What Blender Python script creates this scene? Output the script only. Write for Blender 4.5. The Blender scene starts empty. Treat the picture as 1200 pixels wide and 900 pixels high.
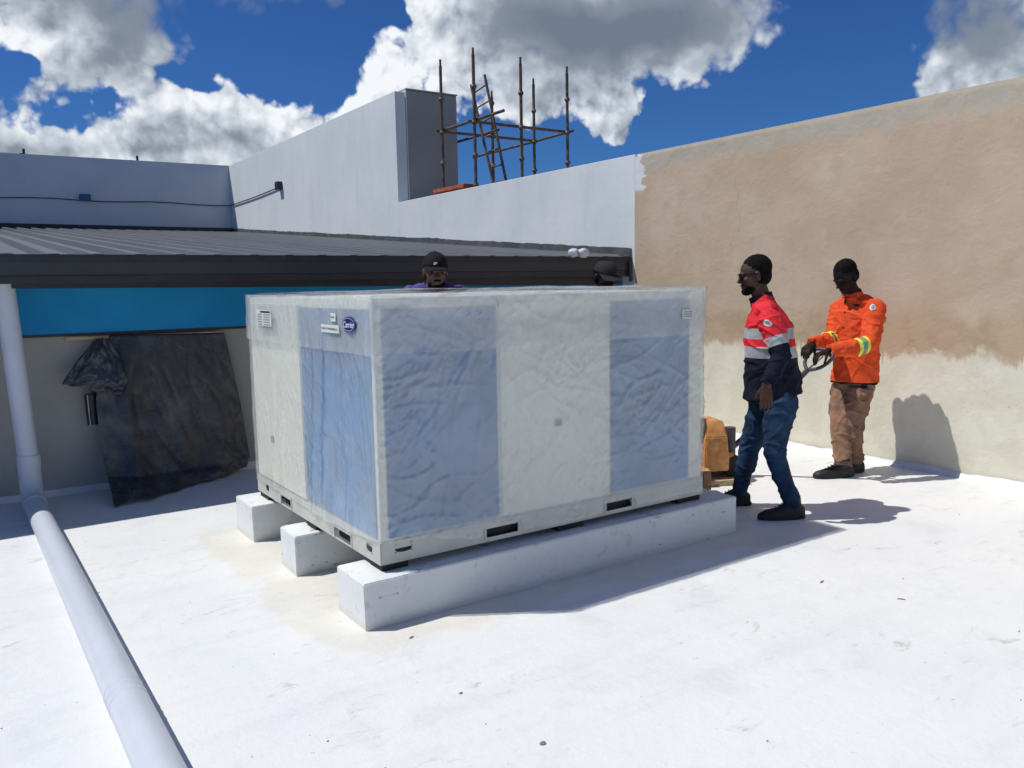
import bpy, bmesh, math, random
from mathutils import Vector, Matrix, noise
from mathutils.bvhtree import BVHTree
random.seed(7)
sc = bpy.context.scene
COL = sc.collection
V = Vector

# ------------------------------------------------------------------ camera
RW = ((0.8253, -0.0829, 0.5585), (-0.5643, -0.0894, 0.8207), (-0.0182, -0.9925, -0.1203))
FPX, CAMZ = 967.38, 1.55
CAM = V((0, 0, CAMZ))
M3 = Matrix(((RW[0][0], -RW[0][1], -RW[0][2]), (RW[1][0], -RW[1][1], -RW[1][2]), (RW[2][0], -RW[2][1], -RW[2][2])))
cd = bpy.data.cameras.new('camera')
cam = bpy.data.objects.new('camera', cd)
COL.objects.link(cam)
M3 = M3.to_quaternion().normalized().to_matrix()
cam.matrix_world = Matrix.Translation(CAM) @ M3.to_4x4()
cd.sensor_width = 36
cd.lens = 36 * FPX / 1200
cd.clip_end = 500
cd.clip_start = 0.05
sc.camera = cam

# survey helpers: sight lines of the photograph turned into real points of the place
def ray(u, v):
    c = V((u - 600, v - 450, FPX))
    return V([sum(RW[i][k] * c[k] for k in range(3)) for i in range(3)])
def onx(u, v, x):
    d = ray(u, v); return CAM + d * (x / d.x)
def ony(u, v, y):
    d = ray(u, v); return CAM + d * (y / d.y)
def onz(u, v, z=0):
    d = ray(u, v); return CAM + d * ((z - CAMZ) / d.z)
HF = V((0.5585, 0.8207, 0)).normalized()      # horizontal sight direction
HR = V((HF.y, -HF.x, 0))
def pt(u, v, s):                               # point at horizontal distance s
    d = ray(u, v); return CAM + d * (s / d.dot(HF))

# ------------------------------------------------------------------ light
SUN = V((-0.51, 0.305, 1.0)).normalized()
sl = bpy.data.lights.new('sun', 'SUN')
sl.energy = 3.7
sl.angle = math.radians(0.53)
sl.color = (1.0, 0.965, 0.91)
so = bpy.data.objects.new('sun', sl)
COL.objects.link(so)
so.location = (0, 0, 20)
so.rotation_euler = SUN.to_track_quat('Z', 'Y').to_euler()

class NT:
    """small helper to write node trees"""
    def __init__(s, tree):
        s.t = tree; s.n = tree.nodes; s.l = tree.links
    def add(s, kind, ins=None, **kw):
        n = s.n.new(kind)
        for k, v in kw.items(): setattr(n, k, v)
        for k, v in (ins or {}).items(): s.set(n, k, v)
        return n
    def set(s, n, k, v):
        i = n.inputs[k]
        if isinstance(v, bpy.types.Node): s.l.new(v.outputs[0], i)
        elif isinstance(v, bpy.types.NodeSocket): s.l.new(v, i)
        elif isinstance(v, (tuple, list)) and len(v) == 3 and i.type == 'RGBA': i.default_value = (*v, 1)
        else: i.default_value = v
    def m(s, op, a, b=None, c=None, clamp=False):
        n = s.add('ShaderNodeMath', operation=op); n.use_clamp = clamp
        for k, x in enumerate((a, b, c)):
            if x is not None: s.set(n, k, x)
        return n.outputs[0]
    def vm(s, op, a, b=None, sc_=None):
        n = s.add('ShaderNodeVectorMath', operation=op)
        s.set(n, 0, a)
        if b is not None: s.set(n, 1, b)
        if sc_ is not None: s.set(n, 'Scale', sc_)
        return n.outputs[0]
    def mix(s, f, a, b, mode='MIX'):
        n = s.add('ShaderNodeMix', data_type='RGBA', blend_type=mode)
        s.set(n, 0, f)
        for k, x in ((6, a), (7, b)):
            if isinstance(x, (tuple, list)): n.inputs[k].default_value = (*x[:3], 1)
            else: s.set(n, k, x)
        return n.outputs[2]
    def noise(s, vec, scale, detail=4, rough=0.55, dist=0.0):
        n = s.add('ShaderNodeTexNoise', {'Scale': scale, 'Detail': detail, 'Roughness': rough, 'Distortion': dist})
        if vec is not None: s.set(n, 'Vector', vec)
        return n.outputs[0]
    def ss(s, x, lo, hi, a=0.0, b=1.0):
        n = s.add('ShaderNodeMapRange', interpolation_type='SMOOTHSTEP')
        s.set(n, 0, x)
        for k, q in ((1, lo), (2, hi), (3, a), (4, b)): s.set(n, k, q)
        return n.outputs[0]
    def sep(s, vec):
        return s.add('ShaderNodeSeparateXYZ', {0: vec}).outputs

def build_world():
    w = bpy.data.worlds.new('World'); sc.world = w; w.use_nodes = True
    try:
        w.cycles.sampling_method = 'MANUAL'; w.cycles.sample_map_resolution = 512
    except Exception: pass
    t = NT(w.node_tree); t.n.clear()
    sky = t.add('ShaderNodeTexSky', sky_type='NISHITA', sun_disc=False)
    sky.sun_elevation = math.asin(SUN.z); sky.sun_rotation = math.atan2(SUN.x, SUN.y)
    sky.air_density = 1.0; sky.dust_density = 0.2; sky.ozone_density = 2.0; sky.altitude = 300
    d = t.vm('NORMALIZE', t.add('ShaderNodeTexCoord').outputs['Generated'])
    x, y, z = t.sep(d)
    wn = t.add('ShaderNodeTexNoise', {'Vector': d, 'Scale': 7.0, 'Detail': 4.0, 'Roughness': 0.6})
    wr, wg, wb = t.sep(t.vm('SUBTRACT', wn.outputs['Color'], (0.5, 0.5, 0.5)))
    az = t.m('ADD', t.m('ARCTAN2', x, y), t.m('MULTIPLY', wr, 0.16))
    el = t.m('ADD', t.m('ARCSINE', z), t.m('MULTIPLY', wg, 0.12))
    def blobs(lst):
        acc = None
        for (u, v, ru, rv, wt) in lst:
            q = ray(u, v).normalized()
            a0, e0 = math.atan2(q.x, q.y), math.asin(q.z)
            da = t.m('DIVIDE', t.m('SUBTRACT', az, a0), ru / FPX)
            de = t.m('DIVIDE', t.m('SUBTRACT', el, e0), rv / FPX)
            r2 = t.m('MULTIPLY_ADD', da, da, t.m('MULTIPLY', de, de))
            g = t.m('EXPONENT', t.m('MULTIPLY', r2, -1.0))
            acc = t.m('MULTIPLY', g, wt) if acc is None else t.m('MULTIPLY_ADD', g, wt, acc)
        return acc
    cov_b = blobs(CLOUD_COVER)
    gray_b = blobs(CLOUD_GREY)
    def billow(vec, s):
        n = t.noise(vec, s, 2, 0.5)
        return t.m('ABSOLUTE', t.m('MULTIPLY_ADD', n, 4.0, -2.0))
    def dens(vec):
        h = t.m('MULTIPLY', t.noise(vec, 5.0, 8, 0.60), 0.70)
        h = t.m('MULTIPLY_ADD', billow(vec, 11.0), 0.17, h)
        h = t.m('MULTIPLY_ADD', billow(vec, 25.0), 0.11, h)
        return t.m('MULTIPLY_ADD', billow(vec, 58.0), 0.055, h)
    dd = t.vm('ADD', d, t.vm('SCALE', t.vm('SUBTRACT', wn.outputs['Color'], (0.5, 0.5, 0.5)), sc_=0.03))
    n1 = dens(dd)
    n2 = dens(t.vm('ADD', dd, tuple(SUN * 0.016)))
    cov = t.m('ADD', n1, cov_b)
    half = t.ss(gray_b, 0.10, 0.7, 0.042, 0.16)
    mask = t.ss(cov, t.m('SUBTRACT', 0.555, half), t.m('ADD', 0.555, half))
    slope = t.m('MULTIPLY', t.m('SUBTRACT', n1, n2), t.ss(gray_b, 0.05, 0.8, 2.6, 0.5))
    lit = t.m('ADD', slope, 0.78)
    core = t.ss(cov, 0.60, 1.0, 0.0, 0.16)
    val = t.m('SUBTRACT', t.m('SUBTRACT', lit, t.m('MULTIPLY', gray_b, 0.76)), core)
    val = t.m('MULTIPLY_ADD', wb, 0.45, val)
    ramp = t.add('ShaderNodeValToRGB', {0: val})
    e = ramp.color_ramp.elements
    e[0].position = 0.0; e[0].color = (2.0, 2.5, 3.3, 1)
    e[1].position = 0.95; e[1].color = (11.0, 11.4, 11.9, 1)
    for p, c in ((0.28, (3.0, 3.5, 4.3, 1)), (0.58, (6.2, 6.9, 7.8, 1))):
        q = e.new(p); q.color = c
    hs = t.mix(1.0, sky.outputs[0], (0.21, 0.46, 0.88), 'MULTIPLY')
    mask = t.m('MULTIPLY', mask, t.ss(z, -0.02, 0.03))
    col = t.mix(mask, hs, ramp.outputs[0])
    bg = t.add('ShaderNodeBackground', {'Color': col, 'Strength': 0.078})
    out = t.add('ShaderNodeOutputWorld', {'Surface': bg})
# where the cumulus heaps and the blue gaps of this sky stand (sight line, spread, weight)
CLOUD_COVER = [(80, 15, 150, 66, .30), (140, 85, 70, 36, .20), (15, 165, 60, 24, .24), (230, 172, 140, 44, .40), (330, 118, 55, 40, .22), (380, 4, 90, 18, .18),
               (450, 125, 44, 70, .32), (525, 25, 44, 55, .32), (700, 28, 150, 48, .42), (830, 28, 80, 40, .22), (590, 120, 100, 34, .20),
               (1150, 60, 85, 55, .36), (712, 158, 38, 24, .46), (738, 128, 20, 12, .40), (1195, 95, 110, 25, .2),
               (285, 62, 80, 36, -.42), (370, 60, 40, 36, -.30), (0, 92, 34, 24, -.30), (60, 150, 30, 16, -.30), (140, 142, 34, 20, -.30), (205, 100, 34, 18, -.22), (960, 80, 85, 90, -.36), (830, 165, 130, 40, -.32),
               (445, 22, 36, 24, -.40), (665, 185, 50, 26, -.24)]
CLOUD_GREY = [(720, 22, 190, 56, 1.0), (170, 20, 140, 52, .72), (390, 8, 90, 34, .8), (1120, 20, 70, 42, .75), (1185, 60, 60, 25, .35),
              (300, 182, 140, 20, .35), (15, 175, 45, 18, .45), (110, 112, 60, 26, .40), (650, 112, 120, 22, .22), (450, 100, 60, 70, -.45), (515, 20, 45, 50, -.6), (220, 125, 90, 22, -.3), (40, 60, 60, 30, -.2)]
build_world()
vs = sc.view_settings
vs.view_transform = 'Standard'; vs.look = 'None'; vs.exposure = 0.08; vs.gamma = 1.0; vs.use_curve_mapping = False
sc.render.engine = 'CYCLES'
sc.cycles.max_bounces = 6
sc.cycles.transparent_max_bounces = 12

# ------------------------------------------------------------------ materials
MAT = {}
def mat(name):
    m = bpy.data.materials.new(name); m.use_nodes = True
    t = NT(m.node_tree); t.n.clear()
    out = t.add('ShaderNodeOutputMaterial')
    return m, t, out
def simple(name, col, rough=0.7, var=0.15, scale=8.0, bump=0.0, bscale=60.0, metal=0.0, spec=0.5, coords='Object', stretch=(1, 1, 1), coat=0.0, bdist=0.004):
    m, t, out = mat(name)
    tc = t.add('ShaderNodeTexCoord').outputs[coords]
    vec = t.vm('MULTIPLY', tc, stretch)
    n = t.noise(vec, scale, 5, 0.6)
    lo = tuple(c * (1 - var) for c in col); hi = tuple(min(1, c * (1 + var)) for c in col)
    c = t.mix(t.ss(n, 0.3, 0.7), lo, hi)
    p = t.add('ShaderNodeBsdfPrincipled', {'Base Color': c, 'Roughness': rough, 'Metallic': metal, 'Specular IOR Level': spec, 'Coat Weight': coat})
    if bump:
        b = t.add('ShaderNodeBump', {'Strength': bump, 'Distance': bdist, 'Height': t.noise(vec, bscale, 4, 0.6)})
        t.set(p, 'Normal', b)
    t.set(out, 'Surface', p)
    MAT[name] = m
    return m

def mat_roof_coating():
    m, t, out = mat('white roof coating')
    P = t.add('ShaderNodeNewGeometry').outputs['Position']
    x, y, z = t.sep(P)
    n1 = t.noise(P, 0.9, 6, 0.6); n2 = t.noise(P, 5.0, 6, 0.65); n3 = t.noise(P, 28.0, 4, 0.6)
    base = t.mix(t.ss(n1, 0.35, 0.65), (0.73, 0.745, 0.74), (0.765, 0.775, 0.755))
    base = t.mix(t.m('MULTIPLY', t.ss(n2, 0.52, 0.72), 0.5), base, (0.66, 0.69, 0.70))
    # cream brushed coat round the plinths
    dx = t.m('SUBTRACT', t.m('ABSOLUTE', t.m('SUBTRACT', x, 2.62)), 1.42)
    dy = t.m('SUBTRACT', t.m('ABSOLUTE', t.m('SUBTRACT', y, 4.25)), 1.12)
    dd = t.m('MAXIMUM', dx, dy)
    edge = t.m('ADD', dd, t.m('MULTIPLY', t.m('SUBTRACT', t.noise(P, 2.2, 5, 0.6), 0.5), 0.55))
    base = t.mix(t.ss(edge, 0.06, -0.05, 0.0, 0.95), base, t.mix(t.ss(n2, 0.3, 0.7), (0.69, 0.67, 0.585), (0.735, 0.72, 0.66)))
    # faint scuffs and dirt
    sv = t.vm('MULTIPLY', P, (1.0, 2.6, 1.0))
    s1 = t.ss(t.noise(sv, 4.0, 8, 0.78, 0.8), 0.55, 0.70)
    s2 = t.ss(t.noise(P, 1.1, 3, 0.5), 0.44, 0.58)
    base = t.mix(t.m('MULTIPLY', t.m('MULTIPLY', s1, s2), 0.8), base, (0.42, 0.42, 0.40))
    mot = t.ss(t.noise(P, 2.4, 7, 0.68, 0.3), 0.5, 0.72)
    base = t.mix(t.m('MULTIPLY', mot, 0.30), base, (0.52, 0.55, 0.57))
    s3 = t.ss(t.noise(t.vm('MULTIPLY', P, (1.6, 1.0, 1.0)), 17.0, 3, 0.6, 1.0), 0.70, 0.76)
    base = t.mix(t.m('MULTIPLY', s3, 0.6), base, (0.30, 0.28, 0.25))
    # roller lanes and lap marks of the coating
    lane = t.noise(t.vm('MULTIPLY', P, (0.35, 5.5, 1.0)), 1.0, 4, 0.6, 0.3)
    base = t.mix(t.m('MULTIPLY', t.ss(lane, 0.52, 0.66), 0.16), base, (0.58, 0.60, 0.60))
    # trodden specks
    spk = t.ss(t.noise(P, 60.0, 3, 0.55), 0.70, 0.76)
    base = t.mix(t.m('MULTIPLY', t.m('MULTIPLY', spk, t.ss(t.noise(P, 1.7, 3, 0.5), 0.5, 0.65)), 0.55), base, (0.30, 0.29, 0.26))
    b = t.add('ShaderNodeBump', {'Strength': 0.45, 'Distance': 0.014, 'Height': t.m('ADD', n2, t.m('ADD', t.m('MULTIPLY', n3, 0.35), t.m('MULTIPLY', lane, 0.5)))})
    p = t.add('ShaderNodeBsdfPrincipled', {'Base Color': base, 'Roughness': 0.55, 'Specular IOR Level': 0.35, 'Normal': b})
    t.set(out, 'Surface', p); MAT['roof coating'] = m
mat_roof_coating()

def mat_plaster():
    m, t, out = mat('unpainted plaster')
    P = t.add('ShaderNodeNewGeometry').outputs['Position']
    x, y, z = t.sep(P)
    q = t.add('ShaderNodeCombineXYZ', {0: y, 1: z, 2: 0.0}).outputs[0]
    n1 = t.noise(q, 1.1, 6, 0.6); n2 = t.noise(q, 4.0, 6, 0.62, 0.4); n3 = t.noise(q, 22, 5, 0.6)
    tan = t.mix(t.ss(n1, 0.35, 0.68), (0.475, 0.365, 0.258), (0.535, 0.425, 0.315))
    tan = t.mix(t.m('MULTIPLY', t.ss(n2, 0.50, 0.72), 0.55), tan, (0.44, 0.345, 0.235))
    tan = t.mix(t.m('MULTIPLY', t.ss(t.noise(q, 2.6, 5, 0.6), 0.58, 0.72), 0.45), tan, (0.60, 0.49, 0.37))
    tan = t.mix(t.m('MULTIPLY', t.ss(n3, 0.60, 0.75), 0.25), tan, (0.37, 0.30, 0.235))
    # damp brown tide band
    band = t.m('MULTIPLY', t.ss(t.m('ADD', z, t.m('MULTIPLY', n2, 0.25)), 1.45, 1.25), 0.6)
    tan = t.mix(band, tan, t.mix(t.ss(n2, .4, .6), (0.36, 0.255, 0.155), (0.46, 0.345, 0.225)))
    # pale cement below with drips
    dv = t.vm('MULTIPLY', q, (7.0, 0.5, 1.0))
    dmod = t.ss(t.noise(q, 1.3, 2, 0.5), 0.38, 0.66)
    drip = t.m('MULTIPLY_ADD', t.m('SUBTRACT', t.noise(dv, 2.0, 4, 0.62), 0.5), dmod, 0.5)
    drop = t.m('ADD', t.m('SUBTRACT', z, 0.93), t.m('ADD', t.m('MULTIPLY', t.m('SUBTRACT', drip, 0.5), 1.1), t.m('MULTIPLY', t.m('SUBTRACT', n2, 0.5), 0.42)))
    pale = t.mix(t.ss(n2, 0.3, 0.7), (0.63, 0.60, 0.475), (0.71, 0.685, 0.57))
    pale = t.mix(t.m('MULTIPLY', t.ss(t.noise(dv, 2.4, 4, 0.7), 0.62, 0.75), t.m('MULTIPLY', t.ss(z, 0.45, 0.95), 0.5)), pale, (0.36, 0.30, 0.22))
    pale = t.mix(t.m('MULTIPLY', t.ss(t.noise(q, 9.0, 5, 0.7), 0.66, 0.74), 0.5), pale, (0.40, 0.36, 0.30))
    pale = t.mix(t.m('MULTIPLY', t.ss(t.m('ADD', z, t.m('MULTIPLY', n3, .12)), 0.17, 0.05), 0.55), pale, (0.55, 0.50, 0.36))
    col = t.mix(t.ss(drop, 0.05, -0.04), tan, pale)
    # hairline cracks and pitted marks
    vor = t.add('ShaderNodeTexVoronoi', {'Vector': t.vm('ADD', q, t.vm('SCALE', t.add('ShaderNodeTexNoise', {'Vector': q, 'Scale': 3.0, 'Detail': 4.0}).outputs['Color'], sc_=0.35)), 'Scale': 0.55}, feature='DISTANCE_TO_EDGE')
    crk = t.m('MULTIPLY', t.ss(vor.outputs['Distance'], 0.004, 0.0), t.ss(t.noise(q, 1.2, 2, 0.5), 0.5, 0.6))
    col = t.mix(t.m('MULTIPLY', t.m('MULTIPLY', crk, t.ss(z, 0.9, 1.4)), 0.35), col, (0.20, 0.16, 0.12))
    pit = t.ss(t.noise(t.vm('MULTIPLY', q, (2.0, 1.0, 1.0)), 13.0, 2, 0.5), 0.74, 0.78)
    col = t.mix(t.m('MULTIPLY', pit, 0.5), col, (0.24, 0.20, 0.16))
    # grey-green cement capping
    top = t.m('ADD', z, t.m('ADD', t.m('MULTIPLY', t.m('SUBTRACT', n2, 0.5), 0.42), t.m('MULTIPLY', t.m('SUBTRACT', n3, .5), .10)))
    cap = t.mix(t.ss(n2, 0.35, 0.65), (0.36, 0.365, 0.31), (0.45, 0.435, 0.365))
    col = t.mix(t.m('MULTIPLY', t.ss(top, 2.72, 2.80), 0.65), col, cap)
    col = t.mix(t.m('MULTIPLY', t.ss(t.m('ADD', z, t.m('MULTIPLY', n2, .06)), 2.90, 2.945), 0.8), col, (0.52, 0.46, 0.36))
    # painter's overlaps at the painted end
    pe = t.m('ADD', y, t.m('MULTIPLY', t.m('SUBTRACT', t.noise(t.vm('MULTIPLY', q, (1.0, 5.0, 1.0)), 2.0, 3, 0.5), 0.5), 0.5))
    pm = t.m('MULTIPLY', t.ss(pe, 6.77, 6.79), t.ss(z, 2.52, 2.56))
    col = t.mix(pm, col, (0.66, 0.68, 0.69))
    b1 = t.add('ShaderNodeBump', {'Strength': 0.5, 'Distance': 0.02, 'Height': t.m('ADD', n2, t.m('MULTIPLY', n3, 0.25))})
    p = t.add('ShaderNodeBsdfPrincipled', {'Base Color': col, 'Roughness': 0.9, 'Specular IOR Level': 0.2, 'Normal': b1})
    t.set(out, 'Surface', p); MAT['plaster'] = m
mat_plaster()

def mat_painted(name, c1, c2, streak=0.12):
    m, t, out = mat(name)
    P = t.add('ShaderNodeNewGeometry').outputs['Position']
    n1 = t.noise(P, 0.8, 5, 0.6)
    dv = t.vm('MULTIPLY', P, (2.2, 2.2, 0.28))
    st = t.noise(dv, 1.6, 5, 0.65)
    col = t.mix(t.ss(n1, 0.35, 0.68), c1, c2)
    col = t.mix(t.m('MULTIPLY', t.ss(st, 0.5, 0.75), streak * 2.5), col, tuple(c * 0.82 for c in c1))
    b = t.add('ShaderNodeBump', {'Strength': 0.35, 'Distance': 0.01, 'Height': t.noise(P, 7.0, 6, 0.62)})
    p = t.add('ShaderNodeBsdfPrincipled', {'Base Color': col, 'Roughness': 0.75, 'Specular IOR Level': 0.3, 'Normal': b})
    t.set(out, 'Surface', p); MAT[name] = m
mat_painted('pale grey paint', (0.62, 0.66, 0.67), (0.69, 0.715, 0.715), 0.16)
mat_painted('blue grey paint', (0.56, 0.60, 0.64), (0.62, 0.655, 0.69), 0.06)
mat_painted('charcoal paint', (0.30, 0.29, 0.275), (0.345, 0.335, 0.315), 0.10)
mat_painted('raw cement', (0.36, 0.35, 0.31), (0.46, 0.445, 0.395), 0.2)
mat_painted('blue paint', (0.008, 0.24, 0.50), (0.014, 0.30, 0.60), 0.06)
def mat_plinth():
    m, t, out = mat('plinth coat')
    P = t.add('ShaderNodeNewGeometry').outputs['Position']
    n1 = t.noise(P, 3.0, 6, 0.65); n2 = t.noise(P, 14.0, 5, 0.65, 0.6)
    col = t.mix(t.ss(n1, 0.35, 0.7), (0.70, 0.73, 0.73), (0.76, 0.78, 0.765))
    col = t.mix(t.m('MULTIPLY', t.ss(n2, 0.56, 0.68), 0.45), col, (0.50, 0.50, 0.48))
    col = t.mix(t.m('MULTIPLY', t.ss(t.noise(t.vm('MULTIPLY', P, (1, 1, 2.5)), 9.0, 4, 0.6, 1.0), 0.66, 0.70), 0.8), col, (0.22, 0.21, 0.19))
    zz_ = t.sep(P)[2]
    col = t.mix(t.ss(t.m('MULTIPLY_ADD', n2, 0.06, zz_), 0.075, 0.045, 0.0, 0.5), col, (0.62, 0.60, 0.54))
    b = t.add('ShaderNodeBump', {'Strength': 0.5, 'Distance': 0.008, 'Height': t.m('ADD', n1, t.m('MULTIPLY', n2, 0.4))})
    t.set(out, 'Surface', t.add('ShaderNodeBsdfPrincipled', {'Base Color': col, 'Roughness': 0.6, 'Specular IOR Level': 0.3, 'Normal': b})); MAT['plinth coat'] = m
mat_plinth()
mat_painted('white plinth paint', (0.76, 0.78, 0.79), (0.80, 0.81, 0.80), 0.05)

def mat_roof_metal():
    m, t, out = mat('charcoal roof sheet')
    P = t.add('ShaderNodeNewGeometry').outputs['Position']
    dv = t.vm('MULTIPLY', P, (3.0, 0.15, 1.0))
    n = t.noise(dv, 1.2, 3, 0.5)
    col = t.mix(t.ss(n, 0.3, 0.7), (0.115, 0.12, 0.12), (0.145, 0.15, 0.15))
    p = t.add('ShaderNodeBsdfPrincipled', {'Base Color': col, 'Roughness': t.ss(n, 0.2, 0.8, 0.36, 0.48), 'Metallic': 0.0, 'Specular IOR Level': 0.5})
    t.set(out, 'Surface', p); MAT['roof sheet'] = m
mat_roof_metal()
simple('gutter metal', (0.034, 0.036, 0.039), 0.5, 0.12, 1.5)
simple('dark trim', (0.022, 0.024, 0.028), 0.5, 0.2, 4)
simple('membrane', (0.05, 0.053, 0.056), 0.8, 0.4, 5, 0.6, 20)
simple('white pvc', (0.56, 0.60, 0.66), 0.35, 0.04, 4, 0.15, 12)
simple('galvanised rust', (0.13, 0.095, 0.07), 0.6, 0.45, 9, 0.3, 60, metal=0.5)
simple('red board', (0.35, 0.07, 0.03), 0.75, 0.3, 12, 0.3, 40)
simple('timber', (0.40, 0.25, 0.13), 0.75, 0.3, 6, 0.4, 30, stretch=(1, 8, 8))
simple('pale timber', (0.45, 0.33, 0.19), 0.75, 0.3, 6, 0.3, 30, stretch=(1, 8, 8))
simple('cabinet', (0.83, 0.82, 0.70), 0.45, 0.05, 2)
simple('base rail', (0.52, 0.525, 0.47), 0.5, 0.1, 5, 0.1, 40)
simple('coil blue', (0.020, 0.195, 0.42), 0.55, 0.25, 3, 0.3, 8)
simple('black rubber', (0.012, 0.012, 0.013), 0.7, 0.2, 8, 0.3, 60)
simple('screen grey', (0.16, 0.17, 0.165), 0.7, 0.1, 5)
simple('hole dark', (0.012, 0.013, 0.014), 0.8, 0.2, 5)
simple('label paper', (0.66, 0.68, 0.64), 0.6, 0.05, 20)
simple('ink', (0.02, 0.02, 0.025), 0.6, 0.1, 20)
simple('faded ink', (0.30, 0.31, 0.31), 0.6, 0.1, 20)
simple('badge blue', (0.006, 0.012, 0.13), 0.25, 0.05, 20)
simple('badge white', (0.80, 0.82, 0.85), 0.35, 0.02, 20)
simple('jack orange', (0.56, 0.26, 0.085), 0.65, 0.3, 14, 0.25, 60)
simple('grip grey', (0.06, 0.06, 0.06), 0.5, 0.2, 20)
simple('steel', (0.30, 0.30, 0.30), 0.35, 0.1, 20, metal=0.8)
simple('skin brown', (0.068, 0.034, 0.023), 0.55, 0.12, 14, 0.15, 160, spec=0.3, bdist=0.002)
simple('skin dark', (0.013, 0.008, 0.006), 0.6, 0.12, 14, 0.15, 160, spec=0.2, bdist=0.002)
simple('skin tan', (0.10, 0.05, 0.034), 0.5, 0.12, 14, 0.15, 160, bdist=0.002)
simple('hair', (0.005, 0.0045, 0.0045), 0.9, 0.3, 30, 0.5, 220, spec=0.15, bdist=0.002)
simple('eye white', (0.018, 0.014, 0.012), 0.3, 0.02)
simple('lens black', (0.004, 0.004, 0.005), 0.08, 0.0)
simple('red cloth', (0.72, 0.030, 0.042), 0.8, 0.15, 14, 0.5, 55, spec=0.2, bdist=0.01)
simple('navy cloth', (0.007, 0.009, 0.022), 0.85, 0.2, 14, 0.5, 55, spec=0.2, bdist=0.01)
simple('orange cloth', (0.74, 0.085, 0.022), 0.8, 0.14, 12, 0.55, 50, spec=0.2, bdist=0.012)
simple('silver tape', (0.36, 0.38, 0.40), 0.4, 0.08, 30, 0.2, 60)
simple('yellow tape', (0.78, 0.80, 0.06), 0.5, 0.08, 30)
simple('green tape', (0.16, 0.30, 0.18), 0.45, 0.08, 30)
simple('denim', (0.014, 0.038, 0.080), 0.85, 0.45, 7, 0.6, 45, spec=0.2, bdist=0.01)
simple('khaki cloth', (0.25, 0.145, 0.095), 0.85, 0.28, 9, 0.6, 40, spec=0.2, bdist=0.01)
simple('grey trousers', (0.05, 0.05, 0.055), 0.85, 0.2, 9, 0.4, 40)
simple('black shoe', (0.012, 0.012, 0.013), 0.6, 0.3, 20, 0.3, 60)
simple('purple cloth', (0.06, 0.05, 0.22), 0.8, 0.15, 10, 0.4, 50, bdist=0.008)
simple('black cloth', (0.012, 0.012, 0.014), 0.9, 0.2, 12, 0.5, 60, spec=0.2)
simple('charcoal cloth', (0.028, 0.028, 0.030), 0.9, 0.2, 12, 0.5, 60, spec=0.2)
simple('patch white', (0.72, 0.74, 0.74), 0.7, 0.03, 30)
simple('patch teal', (0.20, 0.42, 0.46), 0.7, 0.03, 30)
simple('bag white', (0.52, 0.53, 0.56), 0.45, 0.06, 14, 0.4, 25, bdist=0.02)
simple('stone', (0.24, 0.22, 0.19), 0.9, 0.3, 40, 0.5, 120)
simple('dry wood', (0.26, 0.22, 0.15), 0.85, 0.3, 40)
simple('concrete block', (0.42, 0.42, 0.40), 0.9, 0.2, 12, 0.4, 40)
simple('blue plastic', (0.02, 0.09, 0.25), 0.5, 0.1, 10)

def mat_film(name, opac):
    m, t, out = mat(name)
    P = t.add('ShaderNodeNewGeometry').outputs['Position']
    n = t.noise(P, 3.2, 6, 0.65, 0.5)
    n2 = t.noise(t.vm('MULTIPLY', P, (1, 1, 0.8)), 11, 5, 0.6, 0.2)
    b = t.add('ShaderNodeBump', {'Strength': 0.4, 'Distance': 0.014, 'Height': n2})
    col = t.mix(t.ss(n, 0.35, 0.7), (0.85, 0.865, 0.81), (0.90, 0.905, 0.85))
    # dust on the film top
    x, y, z = t.sep(P)
    dust = t.m('MULTIPLY', t.ss(z, 1.48, 1.515), t.ss(n, 0.47, 0.62))
    col = t.mix(t.m('MULTIPLY', dust, 0.6), col, (0.50, 0.38, 0.25))
    df = t.add('ShaderNodeBsdfDiffuse', {'Color': col, 'Normal': b})
    tr = t.add('ShaderNodeBsdfTranslucent', {'Color': col, 'Normal': b})
    gl = t.add('ShaderNodeBsdfGlossy', {'Color': (0.9, 0.9, 0.9), 'Roughness': 0.10, 'Normal': b})
    body = t.add('ShaderNodeMixShader', {0: 0.14, 1: df, 2: tr})
    fr = t.add('ShaderNodeFresnel', {'IOR': 1.45, 'Normal': b})
    body2 = t.add('ShaderNodeMixShader', {0: t.m('MULTIPLY_ADD', fr, 1.4, 0.07, clamp=True), 1: body, 2: gl})
    tp = t.add('ShaderNodeBsdfTransparent', {'Color': (0.96, 0.98, 1.0)})
    op = t.m('ADD', opac, t.m('MULTIPLY', t.m('SUBTRACT', n, 0.5), 0.22), clamp=True)
    fin = t.add('ShaderNodeMixShader', {0: op, 1: tp, 2: body2})
    t.set(out, 'Surface', fin); MAT[name] = m
mat_film('plastic film', 0.37)
mat_film('plastic film overlap', 0.34)

def mat_black_plastic():
    m, t, out = mat('black plastic sheet')
    P = t.add('ShaderNodeNewGeometry').outputs['Position']
    n = t.noise(P, 2.6, 6, 0.68, 0.4)
    col = t.mix(t.ss(n, 0.48, 0.72), (0.046, 0.049, 0.054), (0.14, 0.14, 0.138))
    b = t.add('ShaderNodeBump', {'Strength': 0.6, 'Distance': 0.02, 'Height': t.noise(P, 7, 6, 0.65, 0.8)})
    p = t.add('ShaderNodeBsdfPrincipled', {'Base Color': col, 'Roughness': t.ss(n, .4, .7, .2, .5), 'Normal': b})
    t.set(out, 'Surface', p); MAT['black plastic'] = m
mat_black_plastic()

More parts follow.
